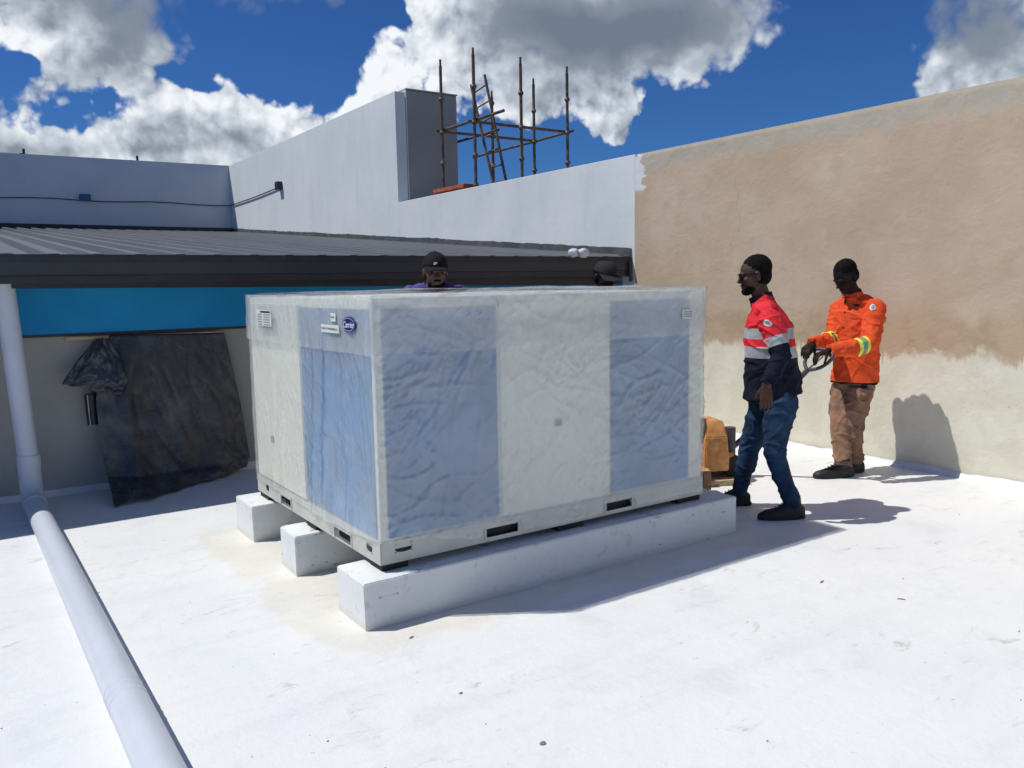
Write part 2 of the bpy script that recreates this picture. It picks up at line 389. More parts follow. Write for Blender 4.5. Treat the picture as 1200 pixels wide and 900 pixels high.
# ------------------------------------------------------------------ mesh helpers
def link(name, me, mats, parent=None, smooth=False):
    o = bpy.data.objects.new(name, me); COL.objects.link(o)
    for m in (mats if isinstance(mats, (list, tuple)) else [mats]):
        me.materials.append(MAT[m])
    if smooth:
        me.polygons.foreach_set('use_smooth', [True] * len(me.polygons))
    if parent is not None:
        o.parent = parent
        o.matrix_parent_inverse = Matrix.Translation(-parent.location) if parent.type == 'EMPTY' else Matrix.Identity(4)
        if parent.type != 'EMPTY' and parent.parent is not None and parent.parent.type == 'EMPTY':
            pass
    return o
def mesh_of(bm, name):
    bmesh.ops.recalc_face_normals(bm, faces=bm.faces[:])
    me = bpy.data.meshes.new(name); bm.to_mesh(me); bm.free()
    return me
def obj(name, bm, mats, parent=None, smooth=False):
    return link(name, mesh_of(bm, name), mats, parent, smooth)
def thing(name, label, cat, loc=(0, 0, 0), group=None):
    o = bpy.data.objects.new(name, None); COL.objects.link(o)
    o.location = loc; o.empty_display_size = 0.1
    return tag(o, label, cat, group)
def tag(o, label=None, cat=None, group=None, kind=None):
    if label: o['label'] = label
    if cat: o['category'] = cat
    if group: o['group'] = group
    if kind: o['kind'] = kind
    return o
def box(bm, x0, x1, y0, y1, z0, z1, bev=0.0):
    vs_ = [bm.verts.new((x, y, z)) for x in (x0, x1) for y in (y0, y1) for z in (z0, z1)]
    fs = [bm.faces.new([vs_[i] for i in q]) for q in ((0, 1, 3, 2), (4, 6, 7, 5), (0, 4, 5, 1), (2, 3, 7, 6), (0, 2, 6, 4), (1, 5, 7, 3))]
    if bev:
        es = list({e for f in fs for e in f.edges})
        bmesh.ops.bevel(bm, geom=es, offset=bev, segments=2, affect='EDGES', profile=0.6)
def boxo(name, dims, m, parent=None, bev=0.0):
    bm = bmesh.new(); box(bm, *dims, bev=bev); return obj(name, bm, m, parent)
def obox(bm, c, ax, ay, az):
    """box from centre and three half axes"""
    c = V(c); pts = [c + ax * i + ay * j + az * k for i in (-1, 1) for j in (-1, 1) for k in (-1, 1)]
    vs_ = [bm.verts.new(p) for p in pts]
    for q in ((0, 1, 3, 2), (4, 6, 7, 5), (0, 4, 5, 1), (2, 3, 7, 6), (0, 2, 6, 4), (1, 5, 7, 3)):
        bm.faces.new([vs_[i] for i in q])
def loft(bm, rings, close=True):
    """rings: list of lists of points, same count"""
    rv = [[bm.verts.new(p) for p in r] for r in rings]
    n = len(rv[0])
    for a, b in zip(rv, rv[1:]):
        for i in range(n):
            bm.faces.new((a[i], a[(i + 1) % n], b[(i + 1) % n], b[i]))
    if close:
        bm.faces.new(rv[0][::-1]); bm.faces.new(rv[-1])
def ring(c, a, b, n=16):
    c = V(c); return [c + a * math.cos(2 * math.pi * i / n) + b * math.sin(2 * math.pi * i / n) for i in range(n)]
def frames(pts):
    pts = [V(p) for p in pts]; out = []
    up = None
    for i, p in enumerate(pts):
        d = ((pts[min(i + 1, len(pts) - 1)] - p).normalized() + (p - pts[max(i - 1, 0)]).normalized())
        if d.length < 1e-6: d = pts[min(i + 1, len(pts) - 1)] - pts[max(i - 1, 0)]
        d.normalize()
        if up is None:
            up = V((0, 0, 1)) if abs(d.z) < 0.9 else V((1, 0, 0))
        a = (up - d * up.dot(d)).normalized(); b = d.cross(a); up = a
        out.append((p, d, a, b))
    return out
def tube(bm, pts, rad, n=12, rounded=False):
    fr = frames(pts)
    rad = rad if isinstance(rad, (list, tuple)) else [rad] * len(pts)
    rings = []
    if rounded:
        p, d, a, b = fr[0]
        for k in (0.95, 0.7, 0.35):
            rings.append(ring(p - d * rad[0] * k, a * rad[0] * math.sqrt(1 - k * k), b * rad[0] * math.sqrt(1 - k * k), n))
    for (p, d, a, b), r in zip(fr, rad):
        rings.append(ring(p, a * r, b * r, n))
    if rounded:
        p, d, a, b = fr[-1]
        for k in (0.35, 0.7, 0.95):
            rings.append(ring(p + d * rad[-1] * k, a * rad[-1] * math.sqrt(1 - k * k), b * rad[-1] * math.sqrt(1 - k * k), n))
    loft(bm, rings)
def tubeo(name, pts, rad, m, parent=None, n=12, smooth=True, rounded=False):
    bm = bmesh.new(); tube(bm, pts, rad, n, rounded); o = obj(name, bm, m, parent)
    if smooth: smooth_by_angle(o)
    return o
def smooth_by_angle(o, ang=40):
    me = o.data
    me.polygons.foreach_set('use_smooth', [True] * len(me.polygons))
    try: me.set_sharp_from_angle(angle=math.radians(ang))
    except Exception: pass
def ellipsoid(bm, c, ax, ay, az, u=18, v=12):
    """closed ellipsoid, three half-axis vectors"""
    c = V(c); rings = []
    for j in range(1, v):
        th = math.pi * j / v
        rings.append([c + az * (-math.cos(th)) + (ax * math.cos(2 * math.pi * i / u) + ay * math.sin(2 * math.pi * i / u)) * math.sin(th) for i in range(u)])
    rv = [[bm.verts.new(p) for p in r] for r in rings]
    for a, b in zip(rv, rv[1:]):
        for i in range(u): bm.faces.new((a[i], a[(i + 1) % u], b[(i + 1) % u], b[i]))
    lo = bm.verts.new(c - az); hi = bm.verts.new(c + az)
    for i in range(u):
        bm.faces.new((lo, rv[0][(i + 1) % u], rv[0][i])); bm.faces.new((hi, rv[-1][i], rv[-1][(i + 1) % u]))
def remesh(bm, voxel, smooth=6, fac=0.5):
    """one continuous surface from overlapping closed shapes"""
    bmesh.ops.recalc_face_normals(bm, faces=bm.faces[:])
    me = bpy.data.meshes.new('tmp'); bm.to_mesh(me); bm.free()
    o = bpy.data.objects.new('tmp', me); COL.objects.link(o)
    r = o.modifiers.new('r', 'REMESH'); r.mode = 'VOXEL'; r.voxel_size = voxel
    if smooth:
        s = o.modifiers.new('s', 'SMOOTH'); s.factor = fac; s.iterations = smooth
    dg = bpy.context.evaluated_depsgraph_get(); dg.update()
    res = bpy.data.meshes.new_from_object(o.evaluated_get(dg))
    bpy.data.objects.remove(o); bpy.data.meshes.remove(me)
    return res
def plate(bm, L, H, T, holes, place):
    """vertical plate L x H, thickness T, with rectangular or oval openings; place(a, h, d) -> point"""
    xs = sorted({0, L, *[h[0] for h in holes], *[h[1] for h in holes]})
    zs = sorted({0, H, *[h[2] for h in holes], *[h[3] for h in holes]})
    def cell(x0, x1, z0, z1):
        for h in holes:
            if x0 >= h[0] - 1e-6 and x1 <= h[1] + 1e-6 and z0 >= h[2] - 1e-6 and z1 <= h[3] + 1e-6: return h
        return None
    def quad(pts): bm.faces.new([bm.verts.new(place(*p)) for p in pts])
    for x0, x1 in zip(xs, xs[1:]):
        for z0, z1 in zip(zs, zs[1:]):
            if cell(x0, x1, z0, z1) is None:
                for d in (0, T): quad([(x0, z0, d), (x1, z0, d), (x1, z1, d), (x0, z1, d)])
    for h in holes:
        x0, x1, z0, z1 = h[:4]
        if h[4] == 'rect':
            loop = [(x0, z0), (x1, z0), (x1, z1), (x0, z1)]
        else:
            cx, cz, rx, rz = (x0 + x1) / 2, (z0 + z1) / 2, (x1 - x0) / 2 * .97, (z1 - z0) / 2 * .97
            N = 16; loop = []; outer = []
            for i in range(N):
                a = 2 * math.pi * (i + .5) / N
                ca, sa = math.cos(a), math.sin(a)
                pw = 0.8
                loop.append((cx + rx * math.copysign(abs(ca) ** pw, ca), cz + rz * math.copysign(abs(sa) ** pw, sa)))
                k = 1 / max(abs(ca), abs(sa))
                outer.append((cx + (x1 - x0) / 2 * ca * k, cz + (z1 - z0) / 2 * sa * k))
            for i in range(N):
                j = (i + 1) % N
                quad([(*outer[i], 0), (*outer[j], 0), (*loop[j], 0), (*loop[i], 0)])
        for i in range(len(loop)):
            j = (i + 1) % len(loop)
            quad([(*loop[i], 0), (*loop[j], 0), (*loop[j], T), (*loop[i], T)])
    for (a, b) in (((0, 0), (L, 0)), ((L, 0), (L, H)), ((L, H), (0, H)), ((0, H), (0, 0))):
        quad([(*a, 0), (*b, 0), (*b, T), (*a, T)])
    bmesh.ops.remove_doubles(bm, verts=bm.verts[:], dist=1e-5)

# ------------------------------------------------------------------ setting: roof deck
def deck_z(x, y):
    return 0.003 * (noise.noise(V((x * 0.7, y * 0.7, 3))) + 0.5 * noise.noise(V((x * 2.1, y * 2.1, 9)))) - 0.002
def roof_deck():
    xs = []; bm = bmesh.new()
    # slightly uneven sheet near the camera, plain far behind
    X = [-40, -20, -10, -5] + [-3 + 0.12 * i for i in range(int(9.36 / 0.12) + 1)] + [6.4]
    Y = [-40, -20, -10, -4] + [-2 + 0.12 * i for i in range(int(9.0 / 0.12) + 1)] + [7.15]
    g = [[bm.verts.new((x, y, deck_z(x, y) if -3 < x < 6.3 and -2 < y < 7 else -0.006)) for y in Y] for x in X]
    for i in range(len(X) - 1):
        for j in range(len(Y) - 1):
            bm.faces.new((g[i][j], g[i + 1][j], g[i + 1][j + 1], g[i][j + 1]))
    o = obj('roof_deck', bm, 'roof coating', smooth=True); tag(o, kind='structure')
    boxo('roof_slab', (-40, 6.39, -40, 7.2, -0.6, -0.03), 'raw cement')['kind'] = 'structure'
    boxo('roof_terrace', (6.66, 16, 2.0, 24, 2.2, 2.5), 'raw cement')['kind'] = 'structure'
    # coating turned up along the walls
    for nm, a, b, nrm in (('coving', V((6.385, -12, 0)), V((6.385, 7.13, 0)), V((-1, 0, 0))), ('coving', V((-8, 7.14, 0)), V((6.38, 7.14, 0)), V((0, -1, 0)))):
        bm = bmesh.new(); n = int((b - a).length / 0.06); rows = []
        for i in range(n + 1):
            p = a.lerp(b, i / n)
            h = 0.045 + 0.02 * noise.noise(p * 3) + 0.012 * noise.noise(p * 11)
            w = 0.035 + 0.012 * noise.noise(p * 5 + V((7, 0, 0)))
            rows.append([bm.verts.new(p + nrm * (w + .01)  + V((0, 0, -0.012))), bm.verts.new(p + nrm * w * .45 + V((0, 0, 0.012))), bm.verts.new(p + nrm * 0.004 + V((0, 0, h)))])
        for r, q in zip(rows, rows[1:]):
            for k in (0, 1): bm.faces.new((r[k], q[k], q[k + 1], r[k + 1]))
        tag(obj(nm, bm, 'roof coating', smooth=True), kind='structure')
roof_deck()

# ------------------------------------------------------------------ long wall on the right
WX = 6.385
def long_wall():
    w = thing('boundary_wall', 'long high boundary wall, half painted pale grey and half raw tan plaster', 'wall', (WX, 5, 0))
    bm = bmesh.new(); box(bm, WX, WX + 0.24, -12, 6.9, -0.1, 2.94)
    es = [e for e in bm.edges if all(abs(v.co.z - 2.94) < 1e-4 for v in e.verts) and abs(e.verts[0].co.x - e.verts[1].co.x) < 1e-4]
    bmesh.ops.bevel(bm, geom=es, offset=0.035, segments=4, affect='EDGES')
    smooth_by_angle(obj('plaster_section', bm, 'plaster', w))
    boxo('painted_section', (WX - 0.003, WX + 0.24, 6.9, 12.65, -0.1, 2.937), 'pale grey paint', w, 0.006)
    boxo('raised_section', (WX - 0.003, WX + 0.185, 12.65, 24.0, 1.5, 4.73), 'pale grey paint', w, 0.006)
    boxo('lower_section', (WX + 0.19, WX + 0.24, 12.65, 24.0, 1.5, 2.93), 'pale grey paint', w)
    # torn membrane flashing above the metal roof
    bm = bmesh.new(); rows = []
    n = 190
    for i in range(n + 1):
        y = 6.95 + (22.29 - 6.95) * i / n
        z0 = 1.765 + 0.0785 * (y - 6.63) - 0.0
        h = 0.13 + 0.018 * noise.noise(V((y * 1.0, 0, 0))) + 0.014 * noise.noise(V((y * 7, 3, 0)))
        rows.append([bm.verts.new((WX - 0.15, y, z0 + 0.03)), bm.verts.new((WX - 0.028, y, z0 + 0.055)), bm.verts.new((WX - 0.012, y, z0 + h)), bm.verts.new((WX - 0.004, y, z0 + h))])
    for r, q in zip(rows, rows[1:]):
        for k in range(3): bm.faces.new((r[k], q[k], q[k + 1], r[k + 1]))
    obj('flashing', bm, 'membrane', w)
    # dark outbuilding face beyond the step
    b = thing('stair_tower', 'dark grey square tower standing behind the step of the painted wall', 'tower', (7.1, 13.5, 2.5))
    boxo('wall_face', (6.625, 7.60, 12.72, 16.0, 2.5, 4.79), 'charcoal paint', b, 0.01)
    boxo('lit_edge', (6.60, 6.622, 12.69, 16.0, 2.5, 4.78), 'blue grey paint', b)  # added pale strip: paints the blue light on the tower's left side
    boxo('coping', (6.615, 7.61, 12.70, 16.0, 4.795, 4.815), 'charcoal paint', b)
long_wall()

# ------------------------------------------------------------------ back wall
def back_wall():
    w = thing('rear_wall', 'shaded blue grey rear wall above the metal roof', 'wall', (0, 22.3, 2.9))
    bm = bmesh.new(); box(bm, -14, WX - 0.006, 22.3, 22.55, 1.5, 4.70)
    for v in bm.verts:
        if v.co.z > 4: v.co.z = 4.735 if v.co.x > 0 else 4.62
    obj('wall_panel', bm, 'blue grey paint', w)
    boxo('base_flashing', (-14, WX - 0.02, 22.22, 22.297, 2.95, 3.13), 'dark trim', w)
    for (u, v0, h) in ((28, 181, 0.16), (25, 181, .06), (161, 188, 0.17), (153, 189, .06), (265, 195, .06)):
        p = ony(u, v0, 22.42)
        tubeo('rebar_stub', [(p.x, 22.42, 4.60), (p.x, 22.42, 4.68 + h)], 0.028, 'dark trim', w, 8)
    c = thing('power_cable', 'thin dark cable run along the rear wall to a bracket', 'cable', (3, 22.28, 3.75))
    a = ony(-60, 229, 22.27); b = ony(272, 241, 22.27)
    pts = [a.lerp(b, i / 12) + V((0, 0, -0.02 * math.sin(i * 1.3))) for i in range(13)]
    tubeo('wall_run', pts, 0.011, 'dark trim', c, 8)
    e = onx(328, 219, WX - .03); s = V((WX - 0.03, 22.2, b.z))
    tubeo('side_run', [s.lerp(e, i / 8) + V((0, 0, -0.02 * math.sin(math.pi * i / 8))) for i in range(9)], 0.014, 'dark trim', c, 8)
    boxo('end_bracket', (WX - 0.12, WX - 0.005, e.y - 0.10, e.y + 0.10, e.z - 0.07, e.z + 0.11), 'dark trim', c, 0.02)
    j = ony(100, 231, 22.2)
    bx_ = boxo('junction_box', (j.x - 0.12, j.x + 0.12, 22.19, 22.298, j.z - 0.09, j.z + 0.07), 'blue plastic', None, 0.02)
    tag(bx_, 'small dark blue junction box on the cable of the rear wall', 'junction box')
back_wall()

# ------------------------------------------------------------------ low building with metal roof
EY = 6.60
def low_building():
    b = thing('low_building', 'low annexe with charcoal ribbed metal roof, blue beam and cement wall', 'building', (3, 9, 0))
    # front wall with a recessed opening behind the hanging sheet
    ox0, ox1, oz0, oz1 = 1.06, 1.84, 0.32, 1.14
    bm = bmesh.new()
    box(bm, -9, ox0, 7.14, 7.36, -0.1, 1.62); box(bm, ox1, WX - .005, 7.14, 7.36, -0.1, 1.62)
    box(bm, ox0, ox1, 7.14, 7.36, -0.1, oz0); box(bm, ox0, ox1, 7.14, 7.36, oz1, 1.62)
    bmesh.ops.remove_doubles(bm, verts=bm.verts[:], dist=1e-5)
    obj('front_wall', bm, 'raw cement', b)
    boxo('opening_back', (ox0, ox1, 7.3, 7.33, oz0, oz1), 'hole dark', b)
    bm = bmesh.new()
    for d in ((ox0 - .07, ox0, oz0 - .05, oz1 + .05), (ox1, ox1 + .07, oz0 - .05, oz1 + .05), (ox0, ox1, oz0 - .05, oz0), ):
        box(bm, d[0], d[1], 7.125, 7.139, d[2], d[3])
    obj('opening_surround', bm, 'raw cement', b)
    boxo('blue_beam', (-9, WX - .01, 7.09, 7.138, 1.235, 1.66), 'blue paint', b, 0.004)
    boxo('beam_drip_edge', (-9, WX - .01, 7.086, 7.139, 1.215, 1.234), 'dark trim', b)
    boxo('soffit', (-9, 6.05, 6.72, 7.139, 1.668, 1.70), 'dark trim', b)
    bm = bmesh.new(); loft(bm, [[V((x, 6.745, z)), V((x, 7.084, z)), V((x, 7.084, 1.667)), V((x, 6.745, 1.667))] for x, z in ((-9, 1.60), (0.3, 1.582), (6.04, 1.520))]); obj('soffit_trim', bm, 'dark trim', b)
    # box gutter with lip, face and lower return
    g = bmesh.new()
    prof = [(EY + .12, 1.80), (EY + .0, 1.80), (EY - .012, 1.795), (EY - .012, 1.768), (EY, 1.762), (EY, 1.675), (EY + .012, 1.665), (EY + .012, 1.612), (EY + .14, 1.612), (EY + .14, 1.70)]
    loft(g, [[V((x, y, z)) for y, z in prof] for x in (-9, 6.05)])
    go = obj('gutter', g, 'gutter metal', b)
    g = bmesh.new(); loft(g, [[V((x, y, z)) for y, z in ((EY - .016, 1.802), (EY - .016, 1.764), (EY - .02, 1.764), (EY - .02, 1.802))] for x in (-9, 6.05)])
    obj('gutter_lip', g, 'dark trim', go)
    boxo('gutter_return', (-9, 6.05, EY + .006, EY + .0115, 1.615, 1.66), 'dark trim', go)
    boxo('gutter_end', (6.052, 6.064, EY - .01, EY + .15, 1.60, 1.80), 'timber', go)
    boxo('end_post', (6.00, 6.045, EY - 0.03, EY - 0.0165, 1.55, 1.79), 'dark trim', b)
    # ribbed sheets, each its own piece
    roof = bpy.data.objects.new('metal_roof', None); COL.objects.link(roof); roof.location = (3, 14, 2.4); roof.parent = b
    roof.matrix_parent_inverse = Matrix.Translation(-b.location)
    y0, y1 = EY + 0.02, 22.26
    z = lambda y: 1.765 + 0.0785 * (y - 6.63)
    wsh = 0.84
    n = 17
    def sheet_mesh(w_, y0=y0):
        bm = bmesh.new(); prof = []
        ribs = 3; p = wsh / ribs; x = 0.0
        while x < w_ - 1e-4:
            for dx, dz in ((0.0, 0.0), (p * .55, 0.0), (p * .60, 0.055), (p * .84, 0.055), (p * .97, 0.0)):
                if x + dx <= w_: prof.append((x + dx, dz))
            x += p
        prof.append((w_ + 0.001, 0.0))
        top = [[bm.verts.new((x, y, z(y) + dz)) for x, dz in prof] for y in (y0, y1)]
        bot = [[bm.verts.new((x, y, z(y) + dz - 0.004)) for x, dz in prof] for y in (y0, y1)]
        for i in range(len(prof) - 1):
            bm.faces.new((top[0][i], top[0][i + 1], top[1][i + 1], top[1][i]))
            bm.faces.new((bot[0][i], bot[1][i], bot[1][i + 1], bot[0][i + 1]))
            bm.faces.new((top[0][i], bot[0][i], bot[0][i + 1], top[0][i + 1]))
        return mesh_of(bm, 'roof_sheet')
    me = sheet_mesh(wsh); me.materials.append(MAT['roof sheet'])
    short = sheet_mesh(.30, 7.0); short.materials.append(MAT['roof sheet'])
    o = link('roof_sheet', short, []); o.parent = roof; o.matrix_parent_inverse = Matrix.Translation(-V((3, 14, 2.4))); o.location = (6.065, 0, 0)
    x = 6.063 - wsh
    while x > -7:
        o = bpy.data.objects.new('roof_sheet', me); COL.objects.link(o)
        o.parent = roof; o.matrix_parent_inverse = Matrix.Translation(-V((3, 14, 2.4)))
        o.location = (x, 0, random.uniform(-.001, .001)); x -= wsh + 0.0015
    # drip edge
    boxo('drip_edge', (-9, 6.05, EY - .018, EY + .06, 1.8035, 1.812), 'gutter metal', b)
low_building()

# white bag on the roof edge
def bags():
    for c, r, lab in ((pt(672, 299, 8.25), (.045, .05, .045), 'crumpled white plastic bag knotted beside a round one on the metal roof'),
                      (pt(684, 299, 8.25), (.058, .055, .046), 'round white plastic bag on the metal roof edge')):
        bm = bmesh.new(); z0 = 1.765 + .0785 * (c.y - 6.63) + 0.045
        ellipsoid(bm, (c.x, c.y, z0 + r[2]), V((r[0], 0, 0)), V((0, r[1], 0)), V((0, 0, r[2])), 24, 16)
        for v in bm.verts:
            v.co += (v.co - V((c.x, c.y, z0 + r[2]))) * (0.35 * noise.noise(v.co * 18) + .1 * noise.noise(v.co * 50))
            v.co.z = max(v.co.z, z0)
        tag(obj('plastic_bag', bm, 'bag white', None, True), lab, 'bag')
bags()

# ------------------------------------------------------------------ drain pipe
def drain_pipe():
    r = 0.068
    t = thing('drain_pipe', 'white plastic drain pipe coming down the wall and running across the roof', 'pipe', (0.40, 5, 0))
    x, yv, zc = 0.402, 6.80, 0.070
    tubeo('down_pipe', [(x - .055, yv, 1.63), (x, yv, 0.33)], r, 'white pvc', t, 32)
    pts = [V((x, yv - 0.2 + 0.2 * math.cos(a), zc + 0.2 - 0.2 * math.sin(a))) for a in [math.pi / 2 * i / 8 for i in range(9)]]
    tubeo('elbow', [V((x, yv, .30))] + pts + [V((x, yv - 0.26, zc))], r + .006, 'white pvc', t, 32)
    for z0 in (0.30,): tubeo('socket', [(x, yv, z0), (x, yv, z0 + .09)], r + .0085, 'white pvc', t, 32)
    P = [V((x + 0.004 * math.sin(i), 6.57 - i * 0.75, zc)) for i in range(13)]
    P = [V((0.402 + 0.030 * (6.5 - p.y) / 4.0, p.y, p.z)) for p in P]
    run = tubeo('floor_pipe', P, r, 'white pvc', t, 40)
    for k in range(3):
        yy = 3.22 - k * 0.055; xx = 0.402 + 0.030 * (6.5 - yy) / 4.0
        tubeo('ridge', [V((xx, yy + d, zc)) for d in (-.009, -.004, .004, .009)], [r + .0003, r + .0018, r + .0018, r + .0003], 'white pvc', t, 40)
    # thin seam bead along the pipe, dark grime below
    bm = bmesh.new()
    for k in range(9):
        yy = 4.55 - k * .05 + random.uniform(-.02, .02); xx = 0.42 + r + random.uniform(-.005, .02)
        ellipsoid(bm, (xx, yy, 0.004), V((random.uniform(.006, .016), 0, 0)), V((0, random.uniform(.01, .03), 0)), V((0, 0, random.uniform(.006, .016))), 6, 4)
    tag(obj('dirt', bm, 'stone'), 'dark crumbs of dirt lying against the white pipe', 'dirt', kind='stuff')
drain_pipe()

# ------------------------------------------------------------------ black sheet hung from a batten
def hung_sheet():
    bt = thing('timber_batten', 'pale timber batten fixed across the cement wall under the blue beam', 'batten', (1.3, 7.1, 1.2))
    a = ony(76, 397, 7.07); b = ony(260, 390, 7.07)
    bm = bmesh.new(); d = (b - a) / 2; obox(bm, (a + b) / 2, d, V((0, 0.014, 0)), V((0, 0, 0.012)))
    obj('batten', bm, 'pale timber', bt)
    t = thing('black_plastic_sheet', 'torn black plastic sheet hanging from the timber batten down to the roof', 'plastic sheet', (1.4, 7.0, 0))
    # left and right edge curves (sheet main part)
    L = [ony(128, 393, 7.055), ony(118, 430, 7.02), ony(112, 470, 6.98), ony(118, 520, 6.90), ony(126, 560, 6.78), onz(134, 594, 0.012)]
    Rr = [ony(262, 390, 7.055), ony(272, 430, 7.05), ony(281, 470, 7.05), ony(288, 510, 7.06), ony(292, 535, 7.07), V((2.03, 7.08, 0.03))]
    def curve(pts, t_):
        f = t_ * (len(pts) - 1); i = min(int(f), len(pts) - 2); f -= i
        f = f
        return pts[i].lerp(pts[i + 1], f)
    bm = bmesh.new(); NU, NV = 90, 70; g = []
    for j in range(NV + 1):
        row = []
        tv = j / NV
        for i in range(NU + 1):
            s = i / NU
            l, r_ = curve(L, tv), curve(Rr, tv)
            p = l.lerp(r_, s)
            # left tail hangs lower than the rest
            sag = math.sin(math.pi * s) * 0.03 * tv
            w = noise.noise(V((s * 4.5, tv * 1.6, 1))) * 0.07 + noise.noise(V((s * 11 + tv * 3, tv * 3, 4))) * 0.03 + abs(noise.noise(V((s * 8 - tv * 4, tv * 3, 8)))) * 0.05
            fold = 0.07 * math.exp(-((s - 0.16 - .05 * tv) / 0.06) ** 2) * min(1, tv * 2)
            p = p + V((0, -abs(w) * (0.25 + tv) - fold, -sag))
            if tv > .8: p.z += (0.10 * math.exp(-((s - .17) / .07) ** 2)) * (tv - .8) * 5
            p.y = min(p.y, 7.075); p.z = max(p.z, 0.010 + 0.02 * abs(w))
            row.append(bm.verts.new(p))
        g.append(row)
    for j in range(NV):
        for i in range(NU): bm.faces.new((g[j][i], g[j][i + 1], g[j + 1][i + 1], g[j + 1][i]))
    o = obj('sheet', bm, 'black plastic', t, True)
    s = o.modifiers.new('thickness', 'SOLIDIFY'); s.thickness = 0.0015
    # loose flap folded to the left
    A = [ony(112, 400, 7.03), ony(104, 425, 7.0), ony(92, 448, 6.98), ony(76, 446, 6.97)]
    B = [ony(150, 398, 6.99), ony(152, 430, 6.93), ony(148, 455, 6.90), ony(138, 466, 6.90)]
    A[0] = ony(114, 397, 7.03); A = [ony(112, 397, 7.03), ony(94, 418, 7.0), ony(80, 437, 6.99), ony(72, 450, 6.98)]
    B = [ony(128, 397, 7.0), ony(144, 425, 6.94), ony(150, 448, 6.90), ony(140, 464, 6.90)]
    bm = bmesh.new(); g = []
    for j in range(31):
        row = []
        for i in range(31):
            p = curve(A, j / 30).lerp(curve(B, j / 30), i / 30)
            p += V((0, -0.05 * abs(noise.noise(V((i * .13, j * .08, 2)))) - 0.02 * noise.noise(V((i * .4, j * .3, 5))), 0.012 * noise.noise(V((i * .3, 0, 6)))))
            row.append(bm.verts.new(p))
        g.append(row)
    for j in range(30):
        for i in range(30): bm.faces.new((g[j][i], g[j][i + 1], g[j + 1][i + 1], g[j + 1][i]))
    o = obj('flap', bm, 'black plastic', t, True)
    s = o.modifiers.new('thickness', 'SOLIDIFY'); s.thickness = 0.0015
    f = thing('duct_stub', 'short dark metal duct stub poking out beside the black sheet', 'duct', (0.9, 7.1, .6))
    a = ony(106, 462, 7.05); b2 = ony(110, 497, 7.05)
    tubeo('duct', [a + V((0, 0, 0)), b2], [.045, .045], 'dark trim', f, 20)
    tubeo('duct_rim', [a + V((-.028, -.045, 0)), b2 + V((-.028, -.045, 0))], .006, 'steel', f, 8)
hung_sheet()

# ------------------------------------------------------------------ scaffold
def scaffold():
    t = thing('scaffold', 'rusty tube scaffold rising behind the painted wall', 'scaffold', (7.6, 11.4, 2.5))
    X1 = 6.82
    A = onx(518, 150, X1); B = onx(556, 139, X1); ya, yb = A.y, B.y
    z1 = 4.03
    F = ony(665, 155, yb); D = ony(611, 148, yb); E_ = ony(626, 163, ya); Cp = ony(577, 150, ya - 0.15)
    def std(p, top, n0=2.5):
        s = tubeo('standard', [(p.x, p.y, n0), (p.x, p.y, top)], 0.0245, 'galvanised rust', t, 10)
        # spigot pin at the top
        tubeo('spigot', [(p.x, p.y, top), (p.x, p.y, top + 0.10)], 0.018, 'galvanised rust', s, 8)
        for z in (z1 - .05, z1 + .47, z1 - 0.53, 3.05):
            if z < top - .05:
                tubeo('coupler', [(p.x, p.y, z - .03), (p.x, p.y, z), (p.x, p.y, z + .03)], [.034, .046, .034], 'galvanised rust', s, 8)
        return s
    for p, (u, v0) in ((A, (518, 70)), (B, (555, 56)), (F, (665, 78)), (D, (611, 67)), (E_, (626, 92))):
        d = ray(u, v0); k = math.hypot(p.x, p.y) / math.hypot(d.x, d.y)
        std(p, (CAM + d * k).z - .1)
    std(Cp, onx(573, 108, Cp.x).z - .1)
    def ledger(a, b, z, ext=0.08):
        a = V((a.x, a.y, z)); b = V((b.x, b.y, z)); d = (b - a).normalized()
        tubeo('ledger', [a - d * ext, b + d * ext], 0.0235, 'galvanised rust', t, 10)
    off = V((0.05, 0.0, 0)); of2 = V((0, .05, 0))
    nearB = V((X1, B.y - 0.62, 0))
    ledger(A + off, nearB + off, z1, 0.1)
    ledger(B + of2, F + of2, z1 - .03)
    ledger(F + off, E_ + off, z1 - .03); ledger(E_ + off, E_ + off + V((0, 2.0, 0)), z1 - .03)
    ledger(A + of2, E_ + of2, z1 - .02)
    ledger(V((Cp.x, Cp.y - .1, 0)), V((Cp.x, Cp.y + 1.2, 0)), z1 + .02)
    ledger(A + off, nearB + off, 3.0, .2); ledger(F + off, E_ + off, 3.06); ledger(B + of2, F + of2, 2.98)
    ledger(E_ + off, E_ + off + V((0, 2.0, 0)), 3.12)
    # board
    p = onx(516, 221, 6.95)
    bd = boxo('red_board', (6.68, 6.92, ya - 0.85, ya + 0.10, 3.03, 3.085), 'red board', None, .004)
    tag(bd, 'short red board lying at the foot of the scaffold', 'board')
    # ladder
    l = thing('ladder', 'metal ladder leaning inside the scaffold', 'ladder', (7.0, 10.6, 2.5))
    b0 = onx(578, 214, 7.10); b1 = onx(593, 212, 7.24)
    t0 = onx(556, 98, 6.98); t1 = onx(572, 86, 7.12)
    t0.y += .1; t1.y += .1
    rails = []
    for a, b in ((b0, t0), (b1, t1)):
        a = a + (a - b) * 0.30
        rails.append((a, b)); tubeo('rail', [a, b], 0.021, 'galvanised rust', l, 8)
    for i in range(1, 9):
        f = i / 8.6
        tubeo('rung', [rails[0][0].lerp(rails[0][1], f), rails[1][0].lerp(rails[1][1], f)], 0.014, 'galvanised rust', l, 8)
scaffold()

